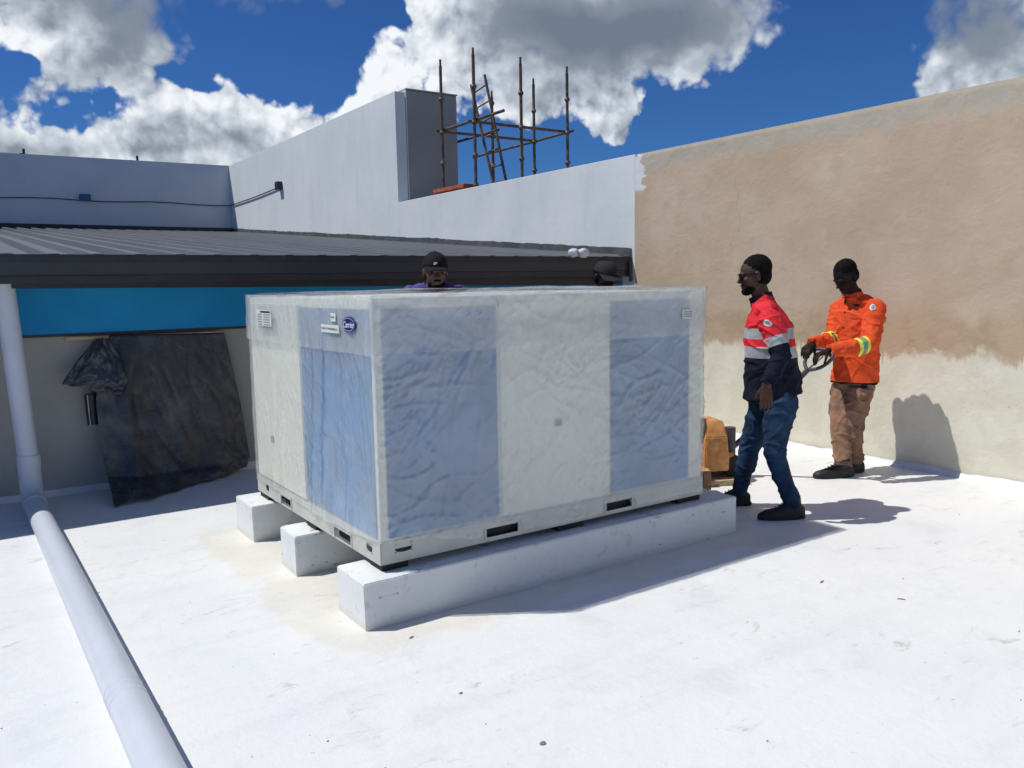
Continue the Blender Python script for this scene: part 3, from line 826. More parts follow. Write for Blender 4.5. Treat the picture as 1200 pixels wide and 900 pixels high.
# ------------------------------------------------------------------ plinths and pads
UX0, UX1, UY0, UY1, UZ0, UZ1 = 1.572, 3.725, 3.425, 5.25, 0.256, 1.508
PZ = 0.222
def plinths():
    for y0, y1, lab in ((3.335, 3.655, 'white painted concrete plinth under the front long side of the wrapped unit'),
                        (4.225, 4.47, 'white painted concrete plinth under the middle of the wrapped unit'),
                        (4.985, 5.33, 'white painted concrete plinth under the rear side of the wrapped unit')):
        bm = bmesh.new(); box(bm, 1.447, 3.93, y0, y1, -0.02, PZ)
        bmesh.ops.subdivide_edges(bm, edges=[e for e in bm.edges if abs(e.verts[0].co.x - e.verts[1].co.x) > 1], cuts=70)
        bmesh.ops.bevel(bm, geom=[e for e in bm.edges if len(e.link_faces) == 2 and e.calc_face_angle(0) > 1], offset=0.005, segments=2, affect='EDGES')
        for v in bm.verts:
            n = noise.noise_vector(v.co * 2.5) * 0.004 + noise.noise_vector(v.co * 11) * 0.0025
            if noise.noise(v.co * 4.0) > .42: n = n + (V((2.6, (y0 + y1) / 2, .1)) - v.co).normalized() * .006
            v.co += V((n.x, n.y, n.z * .4))
        o = obj('concrete_plinth', bm, 'plinth coat', None); tag(o, lab, 'plinth', 'plinths under the unit')
    spots = [(UX0 + .012, UX0 + .15, 3.437, 3.57, 'black rubber pad on the front plinth under the unit corner nearest the pipe'),
             (2.62, 2.80, 3.437, 3.60, 'black rubber pad on the front plinth under the middle of the long side'),
             (UX1 - .2, UX1 - .012, 3.437, 3.60, 'black rubber pad on the front plinth under the unit corner beside the walking man'),
             (UX0 + .008, UX0 + .15, 4.27, 4.40, 'black rubber pad on the middle plinth under the unit'),
             (UX0 + .008, UX0 + .15, 5.07, 5.235, 'black rubber pad on the rear plinth under the unit')]
    for x0, x1, y0, y1, lab in spots:
        tag(boxo('rubber_pad', (x0, x1, y0, y1, PZ - .001, UZ0 - 0.0005), 'black rubber', None, .004), lab, 'pad', 'rubber pads under the unit')
plinths()

# ------------------------------------------------------------------ wrapped rooftop unit
def text_mesh(s, size, shear=0.0, ext=0.001):
    c = bpy.data.curves.new('t', 'FONT'); c.body = s; c.size = size; c.shear = shear; c.extrude = ext
    c.align_x = 'CENTER'; c.align_y = 'CENTER'
    o = bpy.data.objects.new('t', c); COL.objects.link(o)
    dg = bpy.context.evaluated_depsgraph_get(); dg.update()
    me = bpy.data.meshes.new_from_object(o.evaluated_get(dg))
    bpy.data.objects.remove(o); bpy.data.curves.remove(c)
    return me
CREASES = [(0.0, 2.2, 9.0, .006, 1.8, 1.0), (0.45, 1.8, 8.0, .007, 1.6, 5.0), (0.95, 1.6, 10.0, .006, 1.8, 9.0), (-0.5, 1.8, 9.0, .006, 1.6, 13.0), (1.45, 0.8, 9.0, .008, 1.2, 17.0), (0.3, 3.4, 19.0, .0055, 2.2, 21.0), (-0.9, 3.0, 18.0, .0055, 2.2, 25.0), (0.7, 3.6, 24.0, .0045, 2.6, 29.0), (1.3, 2.0, 19.0, .005, 2.0, 33.0)]
def rooftop_unit():
    t = thing('air_conditioning_unit', 'large rooftop air conditioning unit wrapped in crumpled clear plastic', 'air conditioner', (2.65, 4.3, UZ0))
    ZR = 0.362   # top of base rail
    # inner cabinet with corner posts and panels
    cb = boxo('cabinet', (UX0 + .012, UX1 - .008, UY0 + .012, UY1 - .012, ZR - .04, UZ1 - .012), 'cabinet', t, .006)
    fy = UY0 + .006
    boxo('coil_panel', (1.625, 2.245, fy, fy + .02, ZR + .012, 1.445), 'coil blue', t, .003)
    boxo('coil_panel', (2.995, 3.605, fy, fy + .02, ZR + .012, 1.445), 'coil blue', t, .003)
    boxo('access_panel', (2.262, 2.978, fy - .004, fy + .02, ZR + .012, 1.46), 'cabinet', t, .004)
    boxo('panel_latch', (2.60, 2.645, fy - .012, fy - .004, 0.80, .835), 'faded ink', t, .003)
    fx = UX0 + .006
    boxo('coil_panel', (fx, fx + .02, UY0 + .045, 4.36, ZR + .012, 1.445), 'coil blue', t, .003)
    boxo('access_panel', (fx - .004, fx + .02, 4.38, UY1 - .03, ZR + .012, 1.46), 'cabinet', t, .004)
    boxo('panel_latch', (fx - .012, fx - .004, 4.88, 4.92, 0.62, .66), 'faded ink', t, .003)
    # base rails with fork slots and lifting holes
    H = ZR - UZ0
    def px(a, h, d): return V((UX0 + .005 + a, UY0 + d, UZ0 + h))
    def py(a, h, d): return V((UX0 + d, UY0 + a, UZ0 + h))
    def px2(a, h, d): return V((UX0 + .005 + a, UY1 - d, UZ0 + h))
    def py2(a, h, d): return V((UX1 - d, UY0 + a, UZ0 + h))
    LX, LY = UX1 - UX0, UY1 - UY0
    hx = [(0.07, .165, .045, .088, 'oval'), (0.58, .775, .022, .075, 'rect'), (1.375, 1.565, .022, .075, 'rect')]
    hy = [(0.085, .155, .035, .082, 'oval'), (0.335, .545, .008, .062, 'rect'), (1.20, 1.375, .008, .062, 'rect'), (1.60, 1.66, .03, .075, 'oval')]
    for pl, L, hs in ((px, LX - .01, hx), (py, LY, hy), (px2, LX - .01, hx), (py2, LY, hy)):
        bm = bmesh.new(); plate(bm, L, H, 0.004, hs, pl); r = obj('base_rail', bm, 'base rail', t)
        for h in hs:
            # dark pocket behind each opening
            bm = bmesh.new()
            c = pl((h[0] + h[1]) / 2, (h[2] + h[3]) / 2, .05)
            ax = (pl(h[1], 0, 0) - pl(h[0], 0, 0)) / 2 * 1.15; dz = V((0, 0, (h[3] - h[2]) / 2 * 1.2)); dn = (pl(0, 0, 1) - pl(0, 0, 0)) * .02
            obox(bm, c, ax, dn, dz)
            obj('slot_pocket', bm, 'screen grey' if (h is hx[0] and pl is px) else 'hole dark', r)
            if h[4] == 'rect':
                bm = bmesh.new()
                for (a0, a1, z0, z1) in ((h[0] - .012, h[0], h[2] - .006, h[3] + .01), (h[1], h[1] + .012, h[2] - .006, h[3] + .01), (h[0], h[1], h[3], h[3] + .012)):
                    c = pl((a0 + a1) / 2, (z0 + z1) / 2, -.002); obox(bm, c, (pl(a1, 0, 0) - pl(a0, 0, 0)) / 2, (pl(0, 0, 1) - pl(0, 0, 0)) * .0018, V((0, 0, (z1 - z0) / 2)))
                obj('slot_frame', bm, 'base rail', r)
    boxo('base_pan', (UX0 + .006, UX1 - .006, UY0 + .006, UY1 - .006, UZ0 + .10, ZR - .041), 'base rail', t)
    # film: walls follow the box with folds, hem uneven, top gathered
    def film(name, material, zlow, out0, seed, ztop=UZ1, cap=True, amp=1.0, stepp=0.0095):
        rc = 0.035; segs = []
        x0, x1, y0, y1 = UX0 - out0, UX1 + out0, UY0 - out0, UY1 + out0
        per = []
        def edge(a, b, n):
            L = (V(b) - V(a)).length; k = max(2, int(L / stepp))
            for i in range(k):
                p = V(a).lerp(V(b), i / k); per.append((p, V(n)))
        def arc(c, a0):
            for i in range(5):
                a = a0 + math.pi / 2 * i / 5
                n = V((math.cos(a), math.sin(a), 0)); per.append((V((c[0], c[1], 0)) + n * rc, n))
        edge((x0 + rc, y0, 0), (x1 - rc, y0, 0), (0, -1, 0)); arc((x1 - rc, y0 + rc), -math.pi / 2)
        edge((x1, y0 + rc, 0), (x1, y1 - rc, 0), (1, 0, 0)); arc((x1 - rc, y1 - rc), 0)
        edge((x1 - rc, y1, 0), (x0 + rc, y1, 0), (0, 1, 0)); arc((x0 + rc, y1 - rc), math.pi / 2)
        edge((x0, y1 - rc, 0), (x0, y0 + rc, 0), (-1, 0, 0)); arc((x0 + rc, y0 + rc), math.pi)
        NZ = max(4, int((ztop - 0.33) / stepp)) if zlow is None else max(4, int((ztop - zlow) / stepp))
        bm = bmesh.new(); rows = []
        n_ = len(per); acc = 0; ss = []
        for i in range(n_):
            ss.append(acc); acc += (per[(i + 1) % n_][0] - per[i][0]).length
        off = V((seed * 3.1, seed * 1.7, 0))
        for j in range(NZ + 1):
            row = []
            for i in range(n_):
                p, n = per[i]; s = ss[i]
                if zlow is None:
                    # uneven hem, riding up at the near corner
                    dc = (p.xy - V((UX0, UY0)).xy).length
                    hem = 0.338 + 0.028 * math.exp(-(dc / .35) ** 2) + 0.012 * noise.noise(V((s * 2.3, 0, 5))) + .006 * noise.noise(V((s * 12, 2, 0)))
                    if n.y < -.5:
                        hem -= 0.058 * min(1, max(0, (p.x - 1.75) / .4))
                        for c_ in (UX0 + .6775, UX0 + 1.47): hem += 0.055 * min(1, max(0, (.135 - abs(p.x - c_)) / .02))
                else:
                    hem = zlow + 0.006 * noise.noise(V((s * 3, 1, seed)))
                z = hem + (ztop - hem) * j / NZ
                q = V((p.x, p.y, z)) + off
                # vertical folds on the short side, slanting creases on the long side
                if n.x < -0.5:
                    fl = 0.045 * max(0, noise.noise(V((p.y * 7 + z * .5, z * 0.5, 2)))) * (1.0 if p.y < 4.4 else .3) * min(1, max(0, (1.40 - z) / .2))
                else: fl = 0.0
                # taut film: soft billows plus thin straight creases in a few directions
                t_ = p.x * abs(n.y) + p.y * abs(n.x) + seed
                d = 0.005 * (1 + noise.noise(V((t_ * 1.6, n.x, z * 1.6))))
                w1 = .045 * noise.noise(V((t_ * 3.3, z * 3.3, n.x + 40))); w2 = .045 * noise.noise(V((t_ * 3.3, z * 3.3, n.x + 60)))
                for (an, fa, fc, am, ms, sh) in CREASES:
                    ca, sa = math.cos(an), math.sin(an)
                    al = (t_ + w1) * ca + (z + w2) * sa; ac = -(t_ + w1) * sa + (z + w2) * ca
                    q1 = abs(noise.noise(V((al * fa + sh, ac * fc, sh + n.x * 3))))
                    k1 = max(0.0, noise.noise(V((t_ * ms + sh, z * ms, sh * 2 + n.x))) + 0.12)
                    if an == 0.0 and n.y < -.5: k1 += 0.5 * math.exp(-((p.x - UX0) / .3) ** 2)
                    d += am * (0.45 if n.x < -.5 else 1.0) * (1 - min(1, q1 * 8)) ** 1.4 * min(1, k1 * 2.2)
                top = max(0, (z - (ztop - .10)) / .10)
                d += 0.010 * top * noise.noise(V((s * 6, z * 8, 1)))
                low = max(0, 1 - (z - hem) / .10)
                d += 0.006 * low * noise.noise(V((s * 8, z * 10, 7)))
                d = d * amp + fl
                zz = z + (0.010 * noise.noise(V((s * 2.4, 0, 9))) + 0.006 * noise.noise(V((s * 9, 0, 2)))) * top
                row.append(bm.verts.new(V((p.x, p.y, zz)) + n * max(0.0, d)))
            rows.append(row)
        if cap:
            # close over the top with gathered film
            cx, cy = (x0 + x1) / 2, (y0 + y1) / 2
            for f in (0.985, 0.96, 0.92, 0.86, 0.78, 0.68, 0.56, 0.44, 0.32, 0.2, 0.1):
                row = []
                for i in range(n_):
                    p, n = per[i]; s = ss[i]
                    q = V((cx + (p.x - cx) * f, cy + (p.y - cy) * f, 0))
                    bumpz = 0.016 * (1 - f) ** .4 * (noise.noise(q * 2.2 + V((0, 0, 4))) + .8) + 0.010 * abs(noise.noise(q * 7)) + 0.006
                    row.append(bm.verts.new((q.x, q.y, ztop + bumpz * min(1, (1 - f) * 22) + (0.010 * noise.noise(V((s * 2.4, 0, 9)))) * f)))
                rows.append(row)
        for r, q in zip(rows, rows[1:]):
            for i in range(n_): bm.faces.new((r[i], r[(i + 1) % n_], q[(i + 1) % n_], q[i]))
        if cap: bm.faces.new(rows[-1])
        return obj(name, bm, material, t, True)
    w = film('plastic_wrap', 'plastic film', None, 0.006, 0.0)
    band = film('wrap_overlap', 'plastic film overlap', 1.238, 0.016, 4.0, UZ1 + .004, False, 0.7, 0.012)
    def skin_x(y0, y1, z0, z1):
        return min(v.co.x for m_ in (w.data, band.data) for v in m_.vertices if y0 < v.co.y < y1 and z0 < v.co.z < z1) - 0.003
    def skin_y(x0, x1, z0, z1):
        return min(v.co.y for m_ in (w.data, band.data) for v in m_.vertices if x0 < v.co.x < x1 and z0 < v.co.z < z1) - 0.003
    # badge and labels
    X = skin_x(3.58, 4.0, 1.32, 1.43)
    bm = bmesh.new(); pc = onx(408, 380.5, X)
    loft(bm, [ring(V((X + dx, pc.y, pc.z)), V((0, 0.078 * k, 0)), V((0, 0, 0.036 * k)), 40) for dx, k in ((0.012, 1), (0.001, 1), (0, .97))])
    bd = obj('brand_badge', bm, 'badge blue', t)
    bd['label'] = 'dark blue oval badge lettered Carrier in white'
    bm = bmesh.new(); 
    o1 = ring(V((X - .0008, pc.y, pc.z)), V((0, 0.070, 0)), V((0, 0, 0.0305)), 40); o2 = ring(V((X - .0008, pc.y, pc.z)), V((0, 0.0675, 0)), V((0, 0, 0.0288)), 40)
    va = [bm.verts.new(p) for p in o1]; vb = [bm.verts.new(p) for p in o2]
    for i in range(40): bm.faces.new((va[i], va[(i + 1) % 40], vb[(i + 1) % 40], vb[i]))
    obj('badge_ring', bm, 'badge white', bd)
    me = text_mesh('Carrier', 0.042, 0.35, 0.0006)
    me.transform(Matrix(((0, 0, 1, X - .0012), (-1, 0, 0, pc.y), (0, 1, 0, pc.z - .002), (0, 0, 0, 1))))
    link('lettering', me, 'badge white', bd)
    def label(name, u0, v0, u1, v1, m='label paper', xx=X):
        a = onx(u0, v0, xx); b = onx(u1, v1, xx)
        o = boxo(name, (xx, xx + .004, min(a.y, b.y), max(a.y, b.y), min(a.z, b.z), max(a.z, b.z)), m, t)
        return o, max(a.y, b.y), min(a.y, b.y), max(a.z, b.z), min(a.z, b.z)
    def scribble(parent, ya, yb, za, zb, n, amp, seed, xx=X, r=.0014, m='ink'):
        pts = []
        for i in range(n):
            f = i / (n - 1)
            pts.append(V((xx - .0012, ya + (yb - ya) * f + 0.006 * math.sin(i * 2.1 + seed), (za + zb) / 2 + amp * math.sin(i * 1.9 + seed) * (0.5 + 0.5 * abs(noise.noise(V((i * .7, seed, 0))))))))
        tubeo('handwriting', pts, r, m, parent, 5)
    o, ya, yb, za, zb = label('handwritten_label', 376, 380, 397, 391)
    scribble(o, ya - .008, yb + .012, za, zb, 26, 0.011, 1.0)
    o, ya, yb, za, zb = label('number_tag', 387, 367, 393, 377)
    scribble(o, ya - .008, yb + .008, za, zb, 7, 0.008, 2.0)
    X2 = skin_x(4.86, 5.02, 1.3, 1.43)
    o, ya, yb, za, zb = label('data_label', 300, 363, 318, 383, 'label paper', X2)
    for k in range(6):
        zz = za - .012 - k * .0145
        for a0, a1 in ((.08, .40), (.50, .92)) if k else ((.3, .95),):
            bm = bmesh.new(); box(bm, X2 - .0012, X2 - .0004, ya + (yb - ya) * a1, ya + (yb - ya) * a0, zz - .004, zz + .003 + (.003 if k == 0 else 0)); obj('print_line', bm, 'ink' if k == 0 else 'faded ink', o)
    yy = skin_y(3.56, 3.68, 1.32, 1.42)
    a = ony(800, 363, yy); b = ony(813, 373, yy)
    o = boxo('shipping_tag', (a.x, b.x, yy, yy + .004, b.z, a.z), 'label paper', t)
    for k in range(3):
        bm = bmesh.new(); zz = b.z + (a.z - b.z) * (.25 + .25 * k); box(bm, a.x + .01, b.x - .012, yy - .0012, yy - .0004, zz - .004, zz + .003); obj('print_line', bm, 'faded ink', o)
rooftop_unit()

# ------------------------------------------------------------------ pallet jack and pallet
def pallet_and_jack():
    # jack: faces image right, forks toward -X
    J = V((4.83, 4.41, 0))
    fw = V((0.86, -0.36, 0)).normalized(); sd = V((-fw.y, fw.x, 0)); up = V((0, 0, 1))
    t = thing('pallet_jack', 'orange hand pallet jack standing beside the wrapped unit', 'pallet jack', J)
    def P(a, b, c): return J + fw * a + sd * b + up * c
    # steel A-frame body: tapering housing
    bm = bmesh.new()
    loft(bm, [[P(-.10 + o, -w, z), P(.10 - o * .2, -w, z), P(.10 - o * .2, w, z), P(-.10 + o, w, z)] for z, w, o in ((.10, .20, 0), (.20, .205, 0.0), (.36, .18, .02), (.45, .13, .05), (.475, .115, .055))])
    bmesh.ops.bevel(bm, geom=[e for e in bm.edges], offset=.008, segments=2, affect='EDGES')
    obj('housing', bm, 'jack orange', t)
    for s in (-1, 1):
        bm = bmesh.new(); obox(bm, P(-.68, s * .19, .105), fw * .60, sd * .075, up * .03)
        bmesh.ops.bevel(bm, geom=bm.edges[:], offset=.008, segments=2, affect='EDGES')
        f = obj('fork', bm, 'jack orange', t)
        tubeo('load_roller', [P(-1.18, s * .19 - .05, .042), P(-1.18, s * .19 + .05, .042)], .04, 'grip grey', t, 20)
        tubeo('steer_wheel', [P(.22, s * .05 - .025, .092), P(.22, s * .05 + .025, .092)], .09, 'black rubber', t, 24)
    tubeo('pump', [P(.20, 0, .12), P(.20, 0, .40)], .045, 'grip grey', t, 20)
    bm = bmesh.new(); obox(bm, P(.14, 0, .16), fw * .06, sd * .07, up * .05); obj('pump_bracket', bm, 'jack orange', t)
    tubeo('yoke', [P(.20, 0, .22), P(.31, 0, .30)], .022, 'grip grey', t, 12)
    # tow bar up to the loop in the hands
    top = pt(948, 432, 6.22); base = P(.31, 0, .30)
    d = (top - base).normalized()
    tubeo('tow_bar', [base, top], .02, 'grip grey', t, 14)
    # loop: two dark bars spreading to the grip
    h1 = pt(944, 406, 6.16); h2 = pt(957, 411, 6.06)
    side = (pt(966, 413, 6.12) - pt(940, 404, 6.3)).normalized()
    n = d
    w = .10
    p0 = top - n * .02; q = top + n * .17
    lp = [p0, p0 + n * .05 + side * w * .75, p0 + n * .12 + side * w, q + side * w * .9, q + n * .02, q - side * w * .9, p0 + n * .12 - side * w, p0 + n * .05 - side * w * .75, p0]
    # smooth the loop
    pts = lp
    for _ in range(2):
        np_ = [pts[0]]
        for a, b in zip(pts, pts[1:]): np_ += [a.lerp(b, .25), a.lerp(b, .75)]
        pts = np_ + [pts[-1]]
    tubeo('handle_loop', pts, .0135, 'grip grey', t, 12)
    tubeo('lever', [top + n * .0, top + n * .13 + side * .02], .006, 'steel', t, 8)
    # timber pallet under the forks
    pl = thing('timber_pallet', 'worn timber pallet lying beside the end of the unit', 'pallet', (4.2, 4.7, 0))
    for k in range(5):
        bm = bmesh.new(); c = J + fw * (-.40) + sd * (-.42 + .21 * k) + up * .168
        obox(bm, c, fw * .22, sd * .05, up * .010); obj('deck_board', bm, 'timber', pl)
    for k in (-.2, 0.0, .2):
        for s in (-.40, 0.0, .40):
            bm = bmesh.new(); obox(bm, J + fw * (-.40 + k) + sd * s + up * .105, fw * .03, sd * (.06 if s else .035), up * .052); obj('block', bm, 'timber', pl)
    for k in (-.40, 0.0, .40):
        bm = bmesh.new(); obox(bm, J + fw * (-.40) + sd * k + up * .042, fw * .23, sd * (.06 if k else .035), up * .010); obj('base_board', bm, 'timber', pl)
    # loose offcuts that lie in front
    for i, (u, v, L, a, lab) in enumerate(((846, 563, .20, .15, 'pale timber offcut on the roof in front of the pallet'), (838, 553, .16, -.3, 'dark timber offcut leaning by the pallet'))):
        c = onz(u, v, .03); dx = V((math.cos(a) * HR.x, math.cos(a) * HR.y, 0)) + V((HF.x, HF.y, 0)) * math.sin(a); dx.normalize()
        bm = bmesh.new(); obox(bm, V((c.x, c.y, .02 + i * .0)), dx * L, V((-dx.y, dx.x, 0)) * .05, up * .019)
        tag(obj('timber_offcut', bm, 'timber' if i else 'pale timber'), lab, 'timber')
pallet_and_jack()

# ------------------------------------------------------------------ people
def bez(a, b, n, bow=V((0, 0, 0))):
    return [a.lerp(b, i / (n - 1)) + bow * math.sin(math.pi * i / (n - 1)) for i in range(n)]
def limb_pts(a, b, c, k=5):
    """rounded chain through the joint b"""
    pts = [a.lerp(b, f) for f in (0, .3, .6, .85)] + [a.lerp(b, .97).lerp(b.lerp(c, .03), .5)] + [b.lerp(c, f) for f in (.15, .4, .7, 1)]
    return pts
def interp(vals, pts):
    out = []; L = [0]
    for a, b in zip(pts, pts[1:]): L.append(L[-1] + (b - a).length)
    for l in L:
        f = l / L[-1] * (len(vals) - 1); i = min(int(f), len(vals) - 2); out.append(vals[i] + (vals[i + 1] - vals[i]) * (f - i))
    return out
def head_parts(bm, c, f, u, s, k=1.0):
    """head about centre c: forward f, up u, left s"""
    R = lambda a, b, d: c + f * (a * k) + s * (b * k) + u * (d * k)
    ellipsoid(bm, R(-.012, 0, .030), s * .076 * k, f * .098 * k, u * .090 * k)
    ellipsoid(bm, R(.022, 0, -.030), s * .064 * k, f * .068 * k, u * .080 * k)
    ellipsoid(bm, R(.058, 0, -.088), s * .036 * k, f * .034 * k, u * .028 * k)      # chin
    ellipsoid(bm, R(.004, 0, -.070), s * .058 * k, f * .058 * k, u * .040 * k)      # jaw
    ellipsoid(bm, R(.076, 0, .022), s * .052 * k, f * .018 * k, u * .012 * k)       # brow
    loft(bm, [ring(R(a, 0, d), s * w * k, f * w * .9 * k, 10) for a, d, w in ((.084, .012, .009), (.096, -.010, .012), (.104, -.026, .016), (.090, -.037, .015))])   # nose
    ellipsoid(bm, R(.083, 0, -.060), s * .026 * k, f * .013 * k, u * .007 * k)      # upper lip
    ellipsoid(bm, R(.080, 0, -.072), s * .023 * k, f * .013 * k, u * .008 * k)      # lower lip
    for q in (-1, 1):
        ellipsoid(bm, R(.060, q * .036, -.020), s * .022 * k, f * .018 * k, u * .020 * k)   # cheek
        ellipsoid(bm, R(-.016, q * .079, -.010), s * .010 * k, f * .018 * k, u * .031 * k)  # ear
def hand_parts(bm, w, d, n, side, curl=0.3, grip=False, k=1.0):
    """hand from wrist w: direction d, back-of-hand normal n, thumb toward side"""
    d = d.normalized(); n = (n - d * n.dot(d)).normalized(); s = (side - d * side.dot(d)); s = (s - n * s.dot(n)).normalized()
    loft(bm, [ring(w + d * (a * k), s * (b * k), n * (c * k), 14) for a, b, c in ((-.02, .026, .020), (.015, .032, .019), (.05, .041, .017), (.085, .042, .014), (.096, .038, .011))])
    for i, (o, L, r) in enumerate(((.031, .072, .0092), (.010, .080, .0096), (-.011, .075, .0092), (-.031, .060, .0083))):
        p = w + d * (.088 * k) + s * (o * k)
        a = curl * (0.8 + .12 * i); pts = [p - d * .02 * k, p]; dirn = d + s * (o * 1.8)
        dirn.normalize()
        for seg in (.45, .32, .26):
            ca, sa = math.cos(a), math.sin(a)
            dirn = (dirn * ca - n * sa).normalized()
            pts.append(pts[-1] + dirn * (L * seg * k))
            a = a * 1.05 if not grip else a
        tube(bm, pts, [r * k, r * k, r * .98 * k, r * .9 * k, r * .75 * k], 8, True)
    p = w + d * (.022 * k) + s * (.026 * k)
    td = (d * .75 + s * .62 - n * (.25 + .5 * curl)).normalized()
    tube(bm, [p - td * .01 * k, p + td * .034 * k, p + (td + d * .25 - n * curl * .6).normalized() * .062 * k, p + (td + d * .45 - n * curl * .8).normalized() * .088 * k], [.0135 * k, .0120 * k, .0105 * k, .0085 * k], 8, True)
def torso_rings(J, f, s, prof, n=24):
    """prof: list of (t along pelvis->neck, side radius, depth radius, forward shift)"""
    out = []
    for (t_, a, b, sh) in prof:
        c = J['pelvis'].lerp(J['chest'], t_ / .62) if t_ < .62 else J['chest'].lerp(J['neck'], (t_ - .62) / .38)
        sp = (J['neck'] - J['pelvis']).normalized()
        ff = (f - sp * f.dot(sp)).normalized()
        tw = J.get('twist', 0.0) * t_
        s2 = (s * math.cos(tw) + ff * math.sin(tw)); f2 = (ff * math.cos(tw) - s * math.sin(tw))
        out.append(ring(c + f2 * sh, s2 * a, f2 * b, n))
    return out
def wrinkle(me, amp, sc1, seed=0, dirn=None):
    nrm = [v.normal.copy() for v in me.vertices]
    for v, nn in zip(me.vertices, nrm):
        q = v.co * sc1 + V((seed, seed * 2, 0))
        w = noise.noise(q * .6) * .8
        f1 = max(0.0, 1 - abs(noise.noise(V((q.x * .55 + w, q.y * .55, q.z * 1.25 + q.x * .5)))) * 4.5) ** 1.3
        f2 = max(0.0, 1 - abs(noise.noise(V((q.x * .9 + 7, q.y * .9 + w, q.z * .8 - q.x * .7)))) * 5) ** 1.3
        b = noise.noise(q * .8)
        v.co += nn * (amp * (f1 * .9 + f2 * .6 - .45 + .7 * b))
def cut_and_paint(me, planes, choose):
    """cut the mesh along planes, then give each face a material index"""
    bm = bmesh.new(); bm.from_mesh(me)
    for co, no in planes:
        bmesh.ops.bisect_plane(bm, geom=bm.verts[:] + bm.edges[:] + bm.faces[:], plane_co=co, plane_no=no, dist=1e-5)
    for fc in bm.faces: fc.material_index = choose(fc.calc_center_median())
    bm.to_mesh(me); bm.free()
def decal(me, o, d, r, name, m, parent, n=20, lift=.002, ry=None, roll=0.0):
    """round patch laid on a garment where the sight line meets it"""
    bvh = BVHTree.FromPolygons([v.co[:] for v in me.vertices], [p.vertices[:] for p in me.polygons])
    hit, nm, _, _ = bvh.ray_cast(o, d.normalized())
    if hit is None: return None
    nm = nm if nm.dot(d) < 0 else -nm
    a = V((0, 0, 1)); a = (a - nm * a.dot(nm)).normalized(); b = nm.cross(a)
    bm = bmesh.new(); rings = []
    for k in (1.0, .75, .5, .25):
        row = []
        for i in range(n):
            th = 2 * math.pi * i / n
            p = hit + a * (r * k * math.sin(th)) + b * ((ry or r) * k * math.cos(th))
            h2, n2, _, dist = bvh.find_nearest(p)
            row.append(bm.verts.new(h2 + nm * lift))
        rings.append(row)
    for q, w in zip(rings, rings[1:]):
        for i in range(n): bm.faces.new((q[i], q[(i + 1) % n], w[(i + 1) % n], w[i]))
    bm.faces.new(rings[-1])
    return obj(name, bm, m, parent, True), hit, nm

def make_shoe(name_parent, ankle, toe_dir, mats=('black shoe', 'black rubber'), k=1.0, z0=0.0):
    """shoe on the ground below the ankle"""
    f = V((toe_dir.x, toe_dir.y, 0)).normalized(); s = V((-f.y, f.x, 0)); u = V((0, 0, 1))
    heel = V((ankle.x, ankle.y, z0)) - f * .065 * k
    bm = bmesh.new()
    prof = [(-.012, .026, .050, .075), (.02, .037, .060, .105), (.07, .040, .062, .125), (.12, .041, .052, .105), (.17, .046, .042, .075), (.22, .047, .036, .06), (.265, .040, .030, .05), (.29, .022, .024, .036)]
    rings = []
    for a, w, cz, h in prof:
        c = heel + f * (a * k) + u * (.022 * k)
        rings.append([c + s * (w * k * math.cos(th)) + u * (max(0, math.sin(th)) * (h - .02) * k) - u * (max(0, -math.sin(th)) * .012 * k) for th in [2 * math.pi * i / 18 for i in range(18)]])
    loft(bm, rings)
    tube(bm, [heel + f * .055 * k + u * .08 * k, ankle + u * .05], [.046 * k, .048 * k], 14)
    me = remesh(bm, .006, 4)
    sh = link('shoe', me, mats[0], name_parent, True)
    bm = bmesh.new(); rings = []
    for zz, ex in ((0.001, .0), (.006, .004), (.022, .004), (.026, .001)):
        row = []
        for th in [2 * math.pi * i / 28 for i in range(28)]:
            a = math.cos(th); b = math.sin(th)
            w = .043 + .006 * a
            row.append(heel + f * ((.138 + a * (.155 + ex)) * k) + s * ((abs(b) ** .8) * math.copysign(1, b) * (w + ex) * k) + u * (zz * k))
        rings.append(row)
    loft(bm, rings); obj('sole', bm, mats[1], sh)
    lc = bmesh.new()
    for i in range(4):
        c = heel + f * ((.135 + .022 * i) * k) + u * ((.112 - .012 * i) * k)
        tube(lc, [c - s * .015 * k - u * .012, c - u * .006, c + s * .015 * k - u * .012], .003, 6)
    obj('laces', lc, mats[0], sh)

